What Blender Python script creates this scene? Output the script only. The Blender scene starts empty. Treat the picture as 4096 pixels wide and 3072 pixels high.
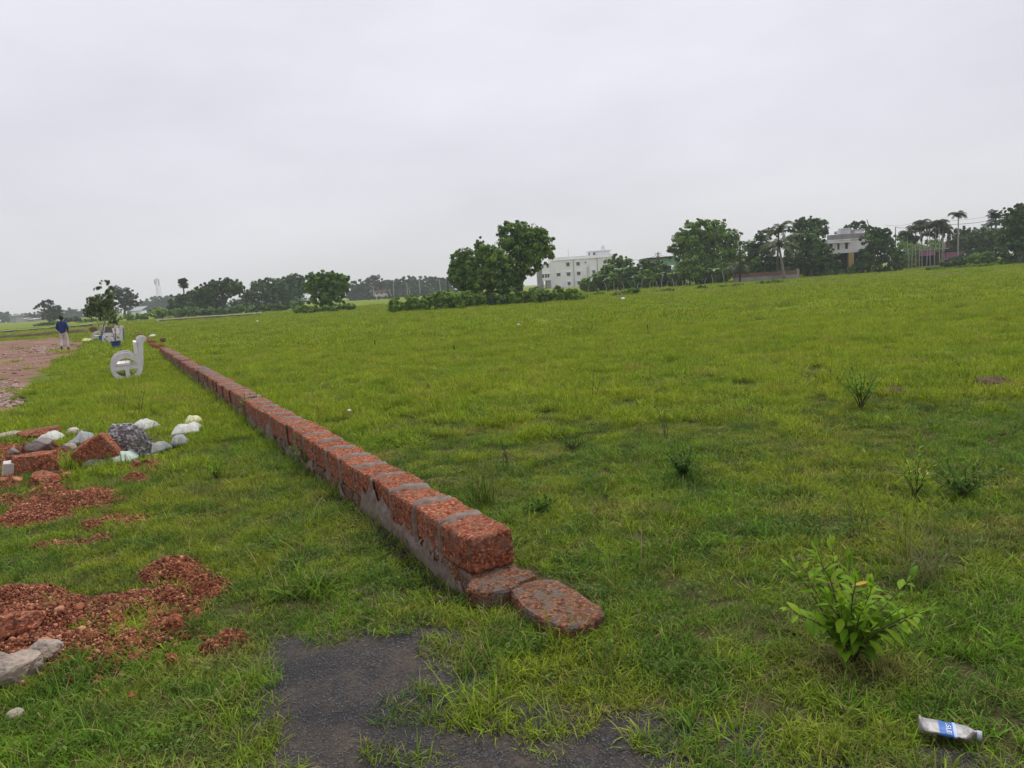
import bpy, math, random
import numpy as np

# ------------------------------------------------------------------ camera, world, sun, exposure
scene = bpy.context.scene
F_PX, CX, CY, CAM_H = 2960.0, 2048.0, 1536.0, 1.65      # focal length in photograph pixels, eye height in metres
ROLL, PITCH = math.atan(0.068), math.atan(392 / 2960.0)
_f = np.array([0, math.cos(PITCH), -math.sin(PITCH)])
_u0 = np.array([0, math.sin(PITCH), math.cos(PITCH)])
_r0 = np.array([1.0, 0, 0])
_r = math.cos(ROLL) * _r0 - math.sin(ROLL) * _u0
_u = math.cos(ROLL) * _u0 + math.sin(ROLL) * _r0
CAM = np.array([0, 0, CAM_H])

from mathutils import Matrix, Vector
cam_data = bpy.data.cameras.new('camera')
cam_data.sensor_width = 36.0
cam_data.lens = F_PX / 4096 * 36.0
cam_data.clip_start, cam_data.clip_end = 0.05, 6000
cam = bpy.data.objects.new('camera', cam_data)
scene.collection.objects.link(cam)
cam.matrix_world = Matrix(((_r[0], _u[0], -_f[0], 0), (_r[1], _u[1], -_f[1], 0), (_r[2], _u[2], -_f[2], CAM_H), (0, 0, 0, 1)))
scene.camera = cam

SUN_EL, SUN_AZ = math.radians(62), math.radians(35)      # azimuth clockwise from the view direction (+Y)
world = bpy.data.worlds.new('World'); scene.world = world; world.use_nodes = True
wn, wl = world.node_tree.nodes, world.node_tree.links
wn.clear()
w_out = wn.new('ShaderNodeOutputWorld')
w_mix = wn.new('ShaderNodeMixShader'); w_mix.inputs[0].default_value = 0.9
w_sky = wn.new('ShaderNodeTexSky'); w_sky.sky_type = 'NISHITA'; w_sky.sun_disc = False
w_sky.sun_elevation = SUN_EL; w_sky.sun_rotation = SUN_AZ
w_bg1 = wn.new('ShaderNodeBackground'); w_bg1.inputs[1].default_value = 0.1
w_bg2 = wn.new('ShaderNodeBackground'); w_bg2.inputs[1].default_value = 0.665
w_tc = wn.new('ShaderNodeTexCoord')
w_sep = wn.new('ShaderNodeSeparateXYZ')
w_ramp = wn.new('ShaderNodeValToRGB')                    # overcast layer: greyer near the horizon, paler overhead
w_ramp.color_ramp.elements[0].position = 0.0; w_ramp.color_ramp.elements[0].color = (0.67, 0.64, 0.68, 1)
w_ramp.color_ramp.elements[1].position = 0.55; w_ramp.color_ramp.elements[1].color = (0.81, 0.80, 0.862, 1)
w_map = wn.new('ShaderNodeMapping'); w_map.inputs['Scale'].default_value = (1.6, 1.6, 4.5)
w_noise = wn.new('ShaderNodeTexNoise'); w_noise.inputs['Scale'].default_value = 1.5; w_noise.inputs['Detail'].default_value = 6
w_noise.inputs['Roughness'].default_value = 0.5
w_mr = wn.new('ShaderNodeMapRange'); w_mr.inputs[1].default_value = 0.3; w_mr.inputs[2].default_value = 0.7
w_mr.inputs[3].default_value = 0.87; w_mr.inputs[4].default_value = 1.07
w_vm = wn.new('ShaderNodeVectorMath'); w_vm.operation = 'SCALE'
wl.new(w_tc.outputs['Generated'], w_sep.inputs[0]); wl.new(w_sep.outputs['Z'], w_ramp.inputs[0])
wl.new(w_tc.outputs['Generated'], w_map.inputs[0]); wl.new(w_map.outputs[0], w_noise.inputs['Vector'])
wl.new(w_noise.outputs[0], w_mr.inputs[0]); wl.new(w_ramp.outputs[0], w_vm.inputs[0]); wl.new(w_mr.outputs[0], w_vm.inputs['Scale'])
wl.new(w_vm.outputs[0], w_bg2.inputs[0]); wl.new(w_sky.outputs[0], w_bg1.inputs[0])
wl.new(w_bg1.outputs[0], w_mix.inputs[1]); wl.new(w_bg2.outputs[0], w_mix.inputs[2]); wl.new(w_mix.outputs[0], w_out.inputs[0])

sun_data = bpy.data.lights.new('sun', 'SUN'); sun_data.energy = 1.5; sun_data.angle = math.radians(25); sun_data.color = (1, 0.965, 0.91)
sun = bpy.data.objects.new('sun', sun_data); scene.collection.objects.link(sun)
_sd = Vector((math.sin(SUN_AZ) * math.cos(SUN_EL), math.cos(SUN_AZ) * math.cos(SUN_EL), math.sin(SUN_EL)))
sun.rotation_euler = _sd.to_track_quat('Z', 'Y').to_euler()
sun.location = _sd * 60

vs = scene.view_settings
vs.view_transform = 'Standard'; vs.look = 'None'; vs.exposure = 0.80; vs.gamma = 1.0; vs.use_curve_mapping = False
scene.render.engine = 'CYCLES'
cy = scene.cycles
cy.max_bounces = 6; cy.diffuse_bounces = 3; cy.glossy_bounces = 2; cy.transmission_bounces = 4; cy.transparent_max_bounces = 8
cy.volume_bounces = 1; cy.caustics_reflective = False; cy.caustics_refractive = False
cy.use_adaptive_sampling = True; cy.adaptive_threshold = 0.012
cy.use_denoising = True
try: cy.denoiser = 'OPENIMAGEDENOISE'
except Exception: pass

# ------------------------------------------------------------------ helpers
def ray(px, py): return _f + _r * (px - CX) / F_PX - _u * (py - CY) / F_PX
def G(px, py, z=0.0):
    d = ray(px, py); return CAM + d * ((z - CAM_H) / d[2])          # where that sight line meets the level z
def A(px, py, Y):
    d = ray(px, py); return CAM + d * (Y / d[1])                      # where it meets the depth Y
def hor(px): return 1143 - (px - 2048) * 0.068
RNG = np.random.default_rng(7)

def _h(ix, iy, iz, seed):
    n = (ix * 374761393 + iy * 668265263 + iz * 2147483647 + seed * 1274126177) & 0x7fffffff
    n = ((n ^ (n >> 13)) * 1274126177) & 0x7fffffff
    n = ((n ^ (n >> 15)) * 668265263) & 0x7fffffff
    return ((n ^ (n >> 16)) & 0xffff) / 65535.0
def noise3(x, y, z=0.0, seed=0):
    x, y, z = np.broadcast_arrays(np.asarray(x, float), np.asarray(y, float), np.asarray(z, float))
    ix, iy, iz = np.floor(x).astype(np.int64), np.floor(y).astype(np.int64), np.floor(z).astype(np.int64)
    fx, fy, fz = x - ix, y - iy, z - iz
    fx, fy, fz = fx * fx * (3 - 2 * fx), fy * fy * (3 - 2 * fy), fz * fz * (3 - 2 * fz)
    r = 0
    for dx in (0, 1):
        for dy in (0, 1):
            for dz in (0, 1):
                r = r + _h(ix + dx, iy + dy, iz + dz, seed) * (fx if dx else 1 - fx) * (fy if dy else 1 - fy) * (fz if dz else 1 - fz)
    return r
def fbm(x, y, z=0.0, seed=0, octv=4, gain=0.5):
    a, s, t = 1.0, 0.0, 0.0
    x, y, z = np.asarray(x, float), np.asarray(y, float), np.asarray(z, float)
    for k in range(octv):
        s = s + a * (noise3(x, y, z, seed + k * 17) - 0.5); t += a; a *= gain
        x, y, z = x * 2.03 + 11.3, y * 2.03 + 5.7, z * 2.03 + 3.1
    return s / t

def link(o): scene.collection.objects.link(o); return o
LABELS = {}
def tag(o, label, cat=None, group=None, kind=None):
    o['label'] = label
    if cat: o['category'] = cat
    if group: o['group'] = group
    if kind: o['kind'] = kind
    if label in LABELS and not group: print('DUPLICATE LABEL', label)
    LABELS[label] = 1
    return o
def thing(name, label, cat, loc, group=None, rz=0.0):
    o = bpy.data.objects.new(name, None); o.empty_display_size = 0.1
    link(o); o.location = loc; o.rotation_euler = (0, 0, rz)
    return tag(o, label, cat, group)
def mesh_np(name, V, Fc, smooth=False, tint=None, mats=None, mi=None):
    V = np.asarray(V, np.float32); me = bpy.data.meshes.new(name)
    if isinstance(Fc, np.ndarray):
        m, k = Fc.shape
        me.vertices.add(len(V)); me.vertices.foreach_set('co', V.ravel())
        me.loops.add(m * k); me.loops.foreach_set('vertex_index', Fc.astype(np.int32).ravel())
        me.polygons.add(m); me.polygons.foreach_set('loop_start', np.arange(0, m * k, k, dtype=np.int32))
        me.polygons.foreach_set('loop_total', np.full(m, k, np.int32))
        me.update(calc_edges=True)
    else:
        me.from_pydata([tuple(v) for v in V], [], [tuple(q) for q in Fc]); me.update()
    if smooth: me.polygons.foreach_set('use_smooth', np.ones(len(me.polygons), bool))
    if tint is not None:
        at = me.color_attributes.new('tint', 'FLOAT_COLOR', 'POINT')
        t = np.ones((len(V), 4), np.float32); tint = np.asarray(tint)
        if tint.ndim == 1: t[:, :3] = tint[:, None]
        else: t[:, :tint.shape[1]] = tint
        at.data.foreach_set('color', t.ravel())
    for m_ in (mats or []): me.materials.append(m_)
    if mi is not None: me.polygons.foreach_set('material_index', np.asarray(mi, np.int32))
    return me
def obj(name, me, mat=None, parent=None, loc=None):
    o = bpy.data.objects.new(name, me); link(o)
    if mat is not None and len(me.materials) == 0: me.materials.append(mat)
    if parent is not None: o.parent = parent
    if loc is not None: o.location = loc
    return o

class MB:
    """collects simple solids; build() links them as one mesh object"""
    def __init__(s): s.v, s.f = [], []
    def add(s, V, Fc):
        o = len(s.v); s.v += [tuple(map(float, v)) for v in V]; s.f += [tuple(i + o for i in q) for q in Fc]; return s
    def box(s, c, size, rz=0.0, bev=0.0):
        sx, sy, sz = [q / 2 for q in size]
        P = []
        for zz in (-sz, sz):
            for (xx, yy) in ((-sx, -sy), (sx, -sy), (sx, sy), (-sx, sy)):
                P.append((c[0] + xx * math.cos(rz) - yy * math.sin(rz), c[1] + xx * math.sin(rz) + yy * math.cos(rz), c[2] + zz))
        return s.add(P, [(3, 2, 1, 0), (4, 5, 6, 7), (0, 1, 5, 4), (1, 2, 6, 5), (2, 3, 7, 6), (3, 0, 4, 7)])
    def tube(s, pts, rad, n=6, cap=True):
        pts = [np.array(p, float) for p in pts]
        if np.isscalar(rad): rad = [rad] * len(pts)
        V, Fc = [], []
        ref = np.array([0.37, 0.21, 0.9])
        for i, p in enumerate(pts):
            t = pts[min(i + 1, len(pts) - 1)] - pts[max(i - 1, 0)]; t = t / (np.linalg.norm(t) + 1e-9)
            a = np.cross(t, ref)
            if np.linalg.norm(a) < 0.1: a = np.cross(t, [1, 0, 0])
            a /= np.linalg.norm(a); b = np.cross(t, a)
            for k in range(n):
                q = 2 * math.pi * k / n; V.append(p + rad[i] * (a * math.cos(q) + b * math.sin(q)))
        for i in range(len(pts) - 1):
            for k in range(n):
                k2 = (k + 1) % n; Fc.append((i * n + k, i * n + k2, (i + 1) * n + k2, (i + 1) * n + k))
        if cap: Fc += [tuple(range(n - 1, -1, -1)), tuple(range((len(pts) - 1) * n, len(pts) * n))]
        return s.add(V, Fc)
    def prism(s, poly, z0, z1):
        n = len(poly)
        return s.add([(x, y, z0) for x, y in poly] + [(x, y, z1) for x, y in poly],
                     [tuple(range(n - 1, -1, -1)), tuple(range(n, 2 * n))] + [(i, (i + 1) % n, n + (i + 1) % n, n + i) for i in range(n)])
    def build(s, name, mat, parent=None, smooth=False, off=None):
        V = np.array(s.v, float)
        if off is not None: V = V - np.asarray(off)
        return obj(name, mesh_np(name, V, s.f, smooth), mat, parent)

# ------------------------------------------------------------------ materials
def newmat(name):
    m = bpy.data.materials.new(name); m.use_nodes = True; nt = m.node_tree
    b = nt.nodes['Principled BSDF']; b.inputs['Roughness'].default_value = 0.85
    b.inputs['Specular IOR Level'].default_value = 0.25
    return m, nt, b
def N(nt, t, **kw):
    n = nt.nodes.new(t)
    for k, v in kw.items(): setattr(n, k, v)
    return n
def coords(nt, kind='Object', scale=1.0):
    t = N(nt, 'ShaderNodeTexCoord') if kind != 'World' else N(nt, 'ShaderNodeNewGeometry')
    o = t.outputs[kind] if kind != 'World' else t.outputs['Position']
    if isinstance(scale, (int, float)) and scale == 1.0: return o
    mp = N(nt, 'ShaderNodeMapping'); mp.inputs['Scale'].default_value = scale if not isinstance(scale, (int, float)) else (scale,) * 3
    nt.links.new(o, mp.inputs[0]); return mp.outputs[0]
def noise(nt, vec, scale, detail=5, rough=0.6):
    n = N(nt, 'ShaderNodeTexNoise'); n.inputs['Scale'].default_value = scale; n.inputs['Detail'].default_value = detail
    n.inputs['Roughness'].default_value = rough; nt.links.new(vec, n.inputs['Vector']); return n.outputs[0]
def ramp(nt, fac, stops):
    r = N(nt, 'ShaderNodeValToRGB'); e = r.color_ramp.elements
    while len(e) < len(stops): e.new(0.5)
    for k, (p, c) in enumerate(stops):
        e[k].position = p; e[k].color = (c[0], c[1], c[2], 1) if not np.isscalar(c) else (c, c, c, 1)
    nt.links.new(fac, r.inputs[0]); return r.outputs[0]
def mix(nt, fac, a, b, blend='MIX'):
    m = N(nt, 'ShaderNodeMix', data_type='RGBA', blend_type=blend)
    for sock, v in ((m.inputs[0], fac), (m.inputs[6], a), (m.inputs[7], b)):
        if hasattr(v, 'is_output'): nt.links.new(v, sock)
        else: sock.default_value = v if np.isscalar(v) else (v[0], v[1], v[2], 1)
    return m.outputs[2]
def bump(nt, b, h, strength, dist):
    n = N(nt, 'ShaderNodeBump'); n.inputs['Strength'].default_value = strength; n.inputs['Distance'].default_value = dist
    nt.links.new(h, n.inputs['Height']); nt.links.new(n.outputs[0], b.inputs['Normal'])
def plain(name, c, rough=0.85, var=0.2, scale=4.0, bmp=0.0, spec=0.25, kind='Object', dirt=None):
    m, nt, b = newmat(name); v = coords(nt, kind)
    col = ramp(nt, noise(nt, v, scale), [(0.25, [q * (1 - var) for q in c]), (0.75, [min(1, q * (1 + var)) for q in c])])
    if dirt: col = mix(nt, ramp(nt, noise(nt, v, scale * 0.35, 6, 0.7), [(0.45, 0.0), (0.7, dirt[1])]), col, dirt[0])
    nt.links.new(col, b.inputs['Base Color']); b.inputs['Roughness'].default_value = rough
    b.inputs['Specular IOR Level'].default_value = spec
    if bmp: bump(nt, b, noise(nt, v, scale * 6), 0.6, bmp)
    return m
def leafmat(name, c1, c2, trans=0.25, rough=0.5, spec=0.3):
    """foliage: colour between c1 and c2 by a per-clump value, brightness by a per-leaf value"""
    m, nt, b = newmat(name)
    a = N(nt, 'ShaderNodeAttribute', attribute_name='tint')
    sp = N(nt, 'ShaderNodeSeparateColor'); nt.links.new(a.outputs['Color'], sp.inputs[0])
    col = mix(nt, sp.outputs[1], c1, c2)
    mul = mix(nt, 1.0, col, sp.outputs[0], 'MULTIPLY')
    nt.links.new(mul, b.inputs['Base Color']); b.inputs['Roughness'].default_value = rough; b.inputs['Specular IOR Level'].default_value = spec
    tr = N(nt, 'ShaderNodeBsdfTranslucent'); nt.links.new(mul, tr.inputs[0])
    ms = N(nt, 'ShaderNodeMixShader'); ms.inputs[0].default_value = trans
    out = nt.nodes['Material Output']
    nt.links.new(b.outputs[0], ms.inputs[1]); nt.links.new(tr.outputs[0], ms.inputs[2]); nt.links.new(ms.outputs[0], out.inputs[0])
    return m

def laterite_mat(name, dark, mid, light, dust=None):
    m, nt, b = newmat(name); v = coords(nt, 'Object')
    oi = N(nt, 'ShaderNodeObjectInfo'); ad = N(nt, 'ShaderNodeVectorMath'); ad.operation = 'ADD'
    sc = N(nt, 'ShaderNodeVectorMath'); sc.operation = 'SCALE'; sc.inputs['Scale'].default_value = 13.0
    cx = N(nt, 'ShaderNodeCombineXYZ')
    for k in range(3): nt.links.new(oi.outputs['Random'], cx.inputs[k])
    nt.links.new(cx.outputs[0], sc.inputs[0]); nt.links.new(v, ad.inputs[0]); nt.links.new(sc.outputs[0], ad.inputs[1]); v = ad.outputs[0]
    vo = N(nt, 'ShaderNodeTexVoronoi'); vo.inputs['Scale'].default_value = 72; nt.links.new(v, vo.inputs['Vector'])
    n1 = noise(nt, v, 46, 5, 0.75); n2 = noise(nt, v, 9, 4, 0.6)
    c1 = ramp(nt, n1, [(0.30, dark), (0.48, mid), (0.68, light)])
    grain = ramp(nt, vo.outputs['Color'], [(0.1, 0.35), (0.5, 0.9), (0.85, 1.7)])
    c2 = mix(nt, 0.8, c1, grain, 'MULTIPLY')
    pit = ramp(nt, noise(nt, v, 27, 3, 0.6), [(0.33, 0.25), (0.43, 1.0)])
    c2 = mix(nt, 0.9, c2, pit, 'MULTIPLY')
    c3 = mix(nt, ramp(nt, n2, [(0.35, 0.0), (0.65, 0.6)]), c2, mix(nt, 0.6, c2, mid))
    c4 = mix(nt, ramp(nt, oi.outputs['Random'], [(0, 0.0), (1, 0.6)]), c3, mix(nt, 1.0, c3, (0.60, 0.55, 0.52), 'MULTIPLY'))
    if dust: c4 = mix(nt, ramp(nt, noise(nt, v, 14, 5, 0.65), [(0.46, 0.0), (0.6, dust[1])]), c4, dust[0])
    nt.links.new(c4, b.inputs['Base Color']); b.inputs['Roughness'].default_value = 0.95; b.inputs['Specular IOR Level'].default_value = 0.12
    hh = mix(nt, 0.4, mix(nt, 0.5, n1, vo.outputs['Distance']), pit)
    bump(nt, b, hh, 1.0, 0.02)
    return m

def speckle():
    m, nt, b = newmat('speckled_concrete'); v = coords(nt, 'Object')
    vo = N(nt, 'ShaderNodeTexVoronoi'); vo.inputs['Scale'].default_value = 38; nt.links.new(v, vo.inputs['Vector'])
    c = ramp(nt, vo.outputs['Color'], [(0.25, (0.14, 0.13, 0.13)), (0.5, (0.26, 0.245, 0.245)), (0.8, (0.55, 0.53, 0.54))])
    c = mix(nt, ramp(nt, noise(nt, v, 8, 5, .7), [(0.45, 0.0), (0.65, .6)]), c, (0.20, 0.165, 0.15))
    nt.links.new(c, b.inputs['Base Color']); bump(nt, b, vo.outputs['Distance'], 1.0, .03); return m
M = {}
M['laterite'] = laterite_mat('laterite', (0.07, 0.019, 0.011), (0.27, 0.080, 0.041), (0.60, 0.275, 0.155), ((0.20, 0.125, 0.092), 0.5))
M['laterite_old'] = laterite_mat('laterite_weathered', (0.07, 0.027, 0.016), (0.17, 0.075, 0.042), (0.36, 0.20, 0.115), ((0.125, 0.105, 0.09), 0.9))
M['laterite_soil'] = laterite_mat('laterite_gravel', (0.08, 0.024, 0.013), (0.215, 0.068, 0.033), (0.46, 0.20, 0.105))
M['mortar'] = plain('mortar', (0.205, 0.165, 0.138), 0.95, 0.4, 26, 0.012, dirt=((0.13, 0.055, 0.035), 0.8))
M['concrete'] = M.setdefault('concrete_speckled', speckle()) and plain('concrete', (0.36, 0.34, 0.325), 0.9, 0.14, 5, 0.003, dirt=((0.17, 0.16, 0.14), 0.6))
M['slab'] = plain('grey_slab', (0.17, 0.15, 0.145), 0.9, 0.15, 3, 0.003, dirt=((0.12, 0.085, 0.075), 0.7))
M['bench'] = plain('bench_concrete', (0.66, 0.64, 0.65), 0.8, 0.12, 7, 0.004, dirt=((0.40, 0.39, 0.37), 0.6))
M['bench_light'] = plain('bench_plank', (0.72, 0.65, 0.66), 0.75, 0.06, 4, 0.002)
M['stone_pale'] = plain('pale_stone', (0.36, 0.30, 0.25), 0.9, 0.35, 16, 0.012, dirt=((0.20, 0.125, 0.08), 0.75))
M['stone_white'] = plain('white_stone', (0.55, 0.50, 0.47), 0.9, 0.15, 9, 0.004, dirt=((0.36, 0.24, 0.18), 0.5))
M['stone_grey'] = plain('grey_stone', (0.22, 0.20, 0.19), 0.9, 0.3, 9, 0.005, dirt=((0.18, 0.09, 0.05), 0.5))
M['bark'] = plain('bark', (0.10, 0.085, 0.07), 0.95, 0.3, 8, 0.01)
M['bark_pale'] = plain('pale_bark', (0.26, 0.24, 0.21), 0.95, 0.3, 8, 0.01)
M['stem'] = plain('green_stem', (0.07, 0.06, 0.03), 0.8, 0.2, 30)
M['wood_dark'] = plain('dark_wood', (0.045, 0.038, 0.033), 0.9, 0.2, 10)
M['post_white'] = plain('weathered_post', (0.33, 0.31, 0.29), 0.9, 0.2, 10)
M['earth'] = plain('earth', (0.085, 0.055, 0.035), 0.95, 0.35, 5, 0.02, kind='World')
M['kerb_pale'] = plain('pale_kerb', (0.66, 0.64, 0.55), .8, .12, 2)
M['sack_white'] = plain('white_sack', (0.50, 0.51, 0.47), 0.6, 0.18, 7, 0.003, dirt=((0.24, 0.22, 0.18), 0.7))
M['sack_grey'] = plain('grey_sack', (0.27, 0.29, 0.28), 0.6, 0.22, 8, 0.003, dirt=((0.16, 0.15, 0.12), 0.8))
M['sack_yellow'] = plain('yellowish_sack', (0.56, 0.55, 0.30), 0.6, 0.15, 7, 0.003, dirt=((0.38, 0.36, 0.24), 0.6))
M['sack_teal'] = plain('pale_green_sack', (0.46, 0.55, 0.50), 0.6, 0.18, 7, 0.003, dirt=((0.33, 0.36, 0.27), 0.7))
# ------------------------------------------------------------------ ground
U_W = np.array([-0.473, 0.881]); U_W = U_W / np.linalg.norm(U_W)          # direction of the low wall
P_W = np.array([U_W[1], -U_W[0]])                                           # to its right
W0 = np.array([-0.29, 3.85])                                                # near left top corner of the wall
def wall_s(x, y): return (np.asarray(x) - W0[0]) * U_W[0] + (np.asarray(y) - W0[1]) * U_W[1]
def wall_t(x, y): return (np.asarray(x) - W0[0]) * P_W[0] + (np.asarray(y) - W0[1]) * P_W[1]

def sstep(a, b, x):
    t = np.clip((np.asarray(x, float) - a) / (b - a), 0, 1); return t * t * (3 - 2 * t)
def Hgt(x, y):
    x, y = np.asarray(x, float), np.asarray(y, float)
    d = np.hypot(x, y)
    amp = 0.05 * sstep(1, 6, d) * (1 - 0.4 * sstep(30, 80, d))
    h = amp * 2.0 * fbm(x * 0.35, y * 0.35, 0, 3, 3) + 0.035 * fbm(x * 1.3, y * 1.3, 0, 9, 2) * (1 - sstep(15, 40, d))
    s, t = wall_s(x, y), wall_t(x, y)
    left = (1 - sstep(-0.9, -0.02, t)) * sstep(-0.6, 0.4, s) * (1 - sstep(8, 20, s))
    near = np.exp(-(((s - 0.35) / 0.6) ** 2 + ((t + 0.12) / 0.16) ** 2))
    h = h - 0.03 * left - 0.09 * near
    flat = (1 - sstep(0.5, 1.1, np.hypot((x - 0.0) / 1.6, (y - 2.7) / 0.75)))
    return h * (1 - flat)
def onG(px, py):
    p = G(px, py); p[2] = float(Hgt(p[0], p[1])); return p

def axis(lo, mid0, mid1, hi, fine, grow=1.12):
    a = list(np.arange(mid0, mid1, fine)); st = fine
    v = a[-1]
    while v < hi: st *= grow; v = v + st; a.append(min(v, hi))
    st = fine; v = a[0]; b = []
    while v > lo: st *= grow; v = v - st; b.append(max(v, lo))
    return np.array(b[::-1] + a)
xs, ys = axis(-1500, -4, 4, 1500, 0.06, 1.05), axis(-300, 1.5, 9, 1500, 0.06, 1.05)
XX, YY = np.meshgrid(xs, ys)
ZZ = Hgt(XX, YY)
nx, ny = len(xs), len(ys)
idx = np.arange(nx * ny).reshape(ny, nx)
FC = np.stack([idx[:-1, :-1], idx[:-1, 1:], idx[1:, 1:], idx[1:, :-1]], -1).reshape(-1, 4)

m, nt, b = newmat('meadow_ground'); v = coords(nt, 'World')
n_big, n_mid, n_fine = noise(nt, v, 0.07, 4), noise(nt, v, 0.6, 5, 0.6), noise(nt, v, 22, 5, 0.7)
green = ramp(nt, n_mid, [(0.3, (0.095, 0.15, 0.013)), (0.55, (0.14, 0.195, 0.016)), (0.75, (0.185, 0.21, 0.025))])
green2 = mix(nt, ramp(nt, n_big, [(0.4, 0.0), (0.65, 0.5)]), green, (0.215, 0.205, 0.04))
soil = ramp(nt, mix(nt, .5, n_fine, noise(nt, v, 90, 3, .7)), [(0.36, (0.020, 0.015, 0.010)), (0.52, (0.06, 0.046, 0.026)), (0.64, (0.15, 0.12, 0.06))])
thatch = mix(nt, 0.35, soil, (0.06, 0.075, 0.018))
sx = N(nt, 'ShaderNodeSeparateXYZ'); nt.links.new(v, sx.inputs[0])
far = N(nt, 'ShaderNodeMapRange'); far.inputs[1].default_value = 9; far.inputs[2].default_value = 30; nt.links.new(sx.outputs['Y'], far.inputs[0])
nt.links.new(mix(nt, far.outputs[0], thatch, green2), b.inputs['Base Color'])
b.inputs['Roughness'].default_value = 1.0; b.inputs['Specular IOR Level'].default_value = 0.05
bump(nt, b, n_fine, 0.5, 0.01)
ground = obj('ground', mesh_np('ground', np.stack([XX, YY, ZZ], -1).reshape(-1, 3), FC, True), m)
tag(ground, 'flat green grassy ground reaching to the distant trees', kind='structure')

def inside(poly, x, y):
    x, y = np.asarray(x, float), np.asarray(y, float); r = np.zeros(x.shape, bool); n = len(poly)
    for i in range(n):
        x1, y1 = poly[i]; x2, y2 = poly[(i + 1) % n]
        c = (y1 > y) != (y2 > y)
        r ^= c & (x < (x2 - x1) * (y - y1) / (y2 - y1 + 1e-12) + x1)
    return r
def gpoly(pts): return [tuple(G(px, py)[:2]) for px, py in pts]
ASPH = gpoly([(1000, 2605), (1110, 2545), (1190, 2545), (1230, 2590), (1420, 2585), (1540, 2535), (1770, 2550), (1790, 2640), (1725, 2740),
              (1585, 2785), (1560, 2850), (1660, 2890), (1800, 2925), (2000, 2975), (2180, 2945), (2330, 2960), (2700, 3040), (2900, 3200), (2900, 3700),
              (1000, 3700), (1150, 3200), (1130, 3000), (1160, 2900), (1100, 2800), (1060, 2700)])
ASPH_BIG = gpoly([(940, 2640), (1090, 2525), (1540, 2510), (1850, 2520), (1930, 2640), (2050, 2800), (2600, 2830), (3400, 2950), (4300, 3060), (4300, 3800), (500, 3800), (860, 3060), (950, 2850)])
ROAD = gpoly([(-2500, 1560), (0, 1368), (260, 1346), (325, 1356), (350, 1395), (310, 1420), (225, 1452), (172, 1482), (150, 1530), (112, 1580), (66, 1642), (-60, 1665), (-600, 1900), (-2500, 2600)])
RUB = [  # laterite gravel heaps: centre and radii in the photograph, height in metres
    [(60, 2400, 130, 60, .10), (170, 2400, 110, 70, .09), (250, 2470, 190, 75, .10), (90, 2500, 170, 90, .11), (420, 2480, 120, 60, .10), (540, 2440, 110, 45, .09),
     (700, 2290, 130, 55, .13), (830, 2350, 90, 42, .10), (620, 2310, 70, 40, .08), (560, 2400, 130, 45, .08), (440, 2420, 110, 45, .08), (680, 2390, 110, 45, .09), (760, 2430, 80, 36, .07), (300, 2420, 90, 40, .08), (600, 2560, 110, 45, .06), (430, 2620, 120, 40, .05), (660, 2500, 90, 60, .09), (520, 2560, 110, 60, .07), (330, 2570, 160, 70, .08), (150, 2600, 170, 90, .08), (60, 2700, 90, 60, .05)],
    [(925, 2565, 85, 42, .10), (850, 2590, 55, 28, .06)],
    [(250, 2005, 190, 50, .13), (370, 1985, 110, 45, .11), (150, 2030, 130, 50, .10), (90, 2070, 110, 35, .08), (430, 1990, 70, 35, .09), (40, 1990, 70, 30, .07), (200, 1960, 90, 40, .12)],
    [(470, 2075, 120, 22, .05), (360, 2090, 60, 18, .05), (410, 2150, 60, 25, .06), (320, 2165, 120, 20, .03), (180, 2170, 90, 18, .03)],
    [(60, 1850, 110, 45, .09), (20, 1800, 90, 40, .08), (140, 1800, 100, 35, .08), (230, 1800, 60, 22, .06), (30, 1920, 70, 35, .06)],
    [(537, 1908, 55, 22, .10)]]
HEAP = []
for hp in RUB:
    L = []
    for (px, py, rx, ry, hh) in hp:
        c = G(px, py); a = G(px + rx, py + rx * -0.068); d1, d2 = G(px, py - ry), G(px, py + ry)
        L.append((c[0], c[1], abs(a[0] - c[0]), abs(d1[1] - d2[1]) / 2 * 0.9, hh, (d1[0] - d2[0]) / (d1[1] - d2[1] + 1e-9)))
    HEAP.append(L)
def heap_h(L, x, y):
    h = np.full(np.shape(x), -0.06)
    for (cx, cy_, rx, ry, hh, sk) in L:
        yy = (y - cy_); xx = (x - cx) - sk * yy
        q = np.sqrt((xx / rx) ** 2 + (yy / ry) ** 2)
        h = np.maximum(h, hh * (1.15 - q ** 1.5) * (1 if hh < 1 else 1))
    return h
def on_heap(x, y):
    h = np.full(np.shape(x), -1.0)
    for L in HEAP: h = np.maximum(h, heap_h(L, x, y))
    return h

def drape(name, poly, dz, step, mat, label, wob=0.04, wscale=3.0, edge_seed=1):
    px = [p[0] for p in poly]; py = [p[1] for p in poly]
    gx = np.arange(min(px) - step * 2, max(px) + step * 2, step); gy = np.arange(min(py) - step * 2, max(py) + step * 2, step)
    X, Y = np.meshgrid(gx, gy)
    ins = inside(poly, X + wob * 2 * fbm(X * wscale, Y * wscale, 0, edge_seed), Y + wob * 2 * fbm(X * wscale, Y * wscale, 7, edge_seed + 5))
    Z = Hgt(X, Y) + np.where(ins, dz, -0.02)
    i2 = np.arange(X.size).reshape(X.shape)
    fc = np.stack([i2[:-1, :-1], i2[:-1, 1:], i2[1:, 1:], i2[1:, :-1]], -1).reshape(-1, 4)
    keep = ins.ravel()[fc].any(1)
    fc = fc[keep]; used = np.unique(fc); remap = np.zeros(X.size, int); remap[used] = np.arange(len(used))
    V = np.stack([X, Y, Z], -1).reshape(-1, 3)[used]
    o = obj(name, mesh_np(name, V, remap[fc], True), mat)
    return tag(o, label, kind='structure')

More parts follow.
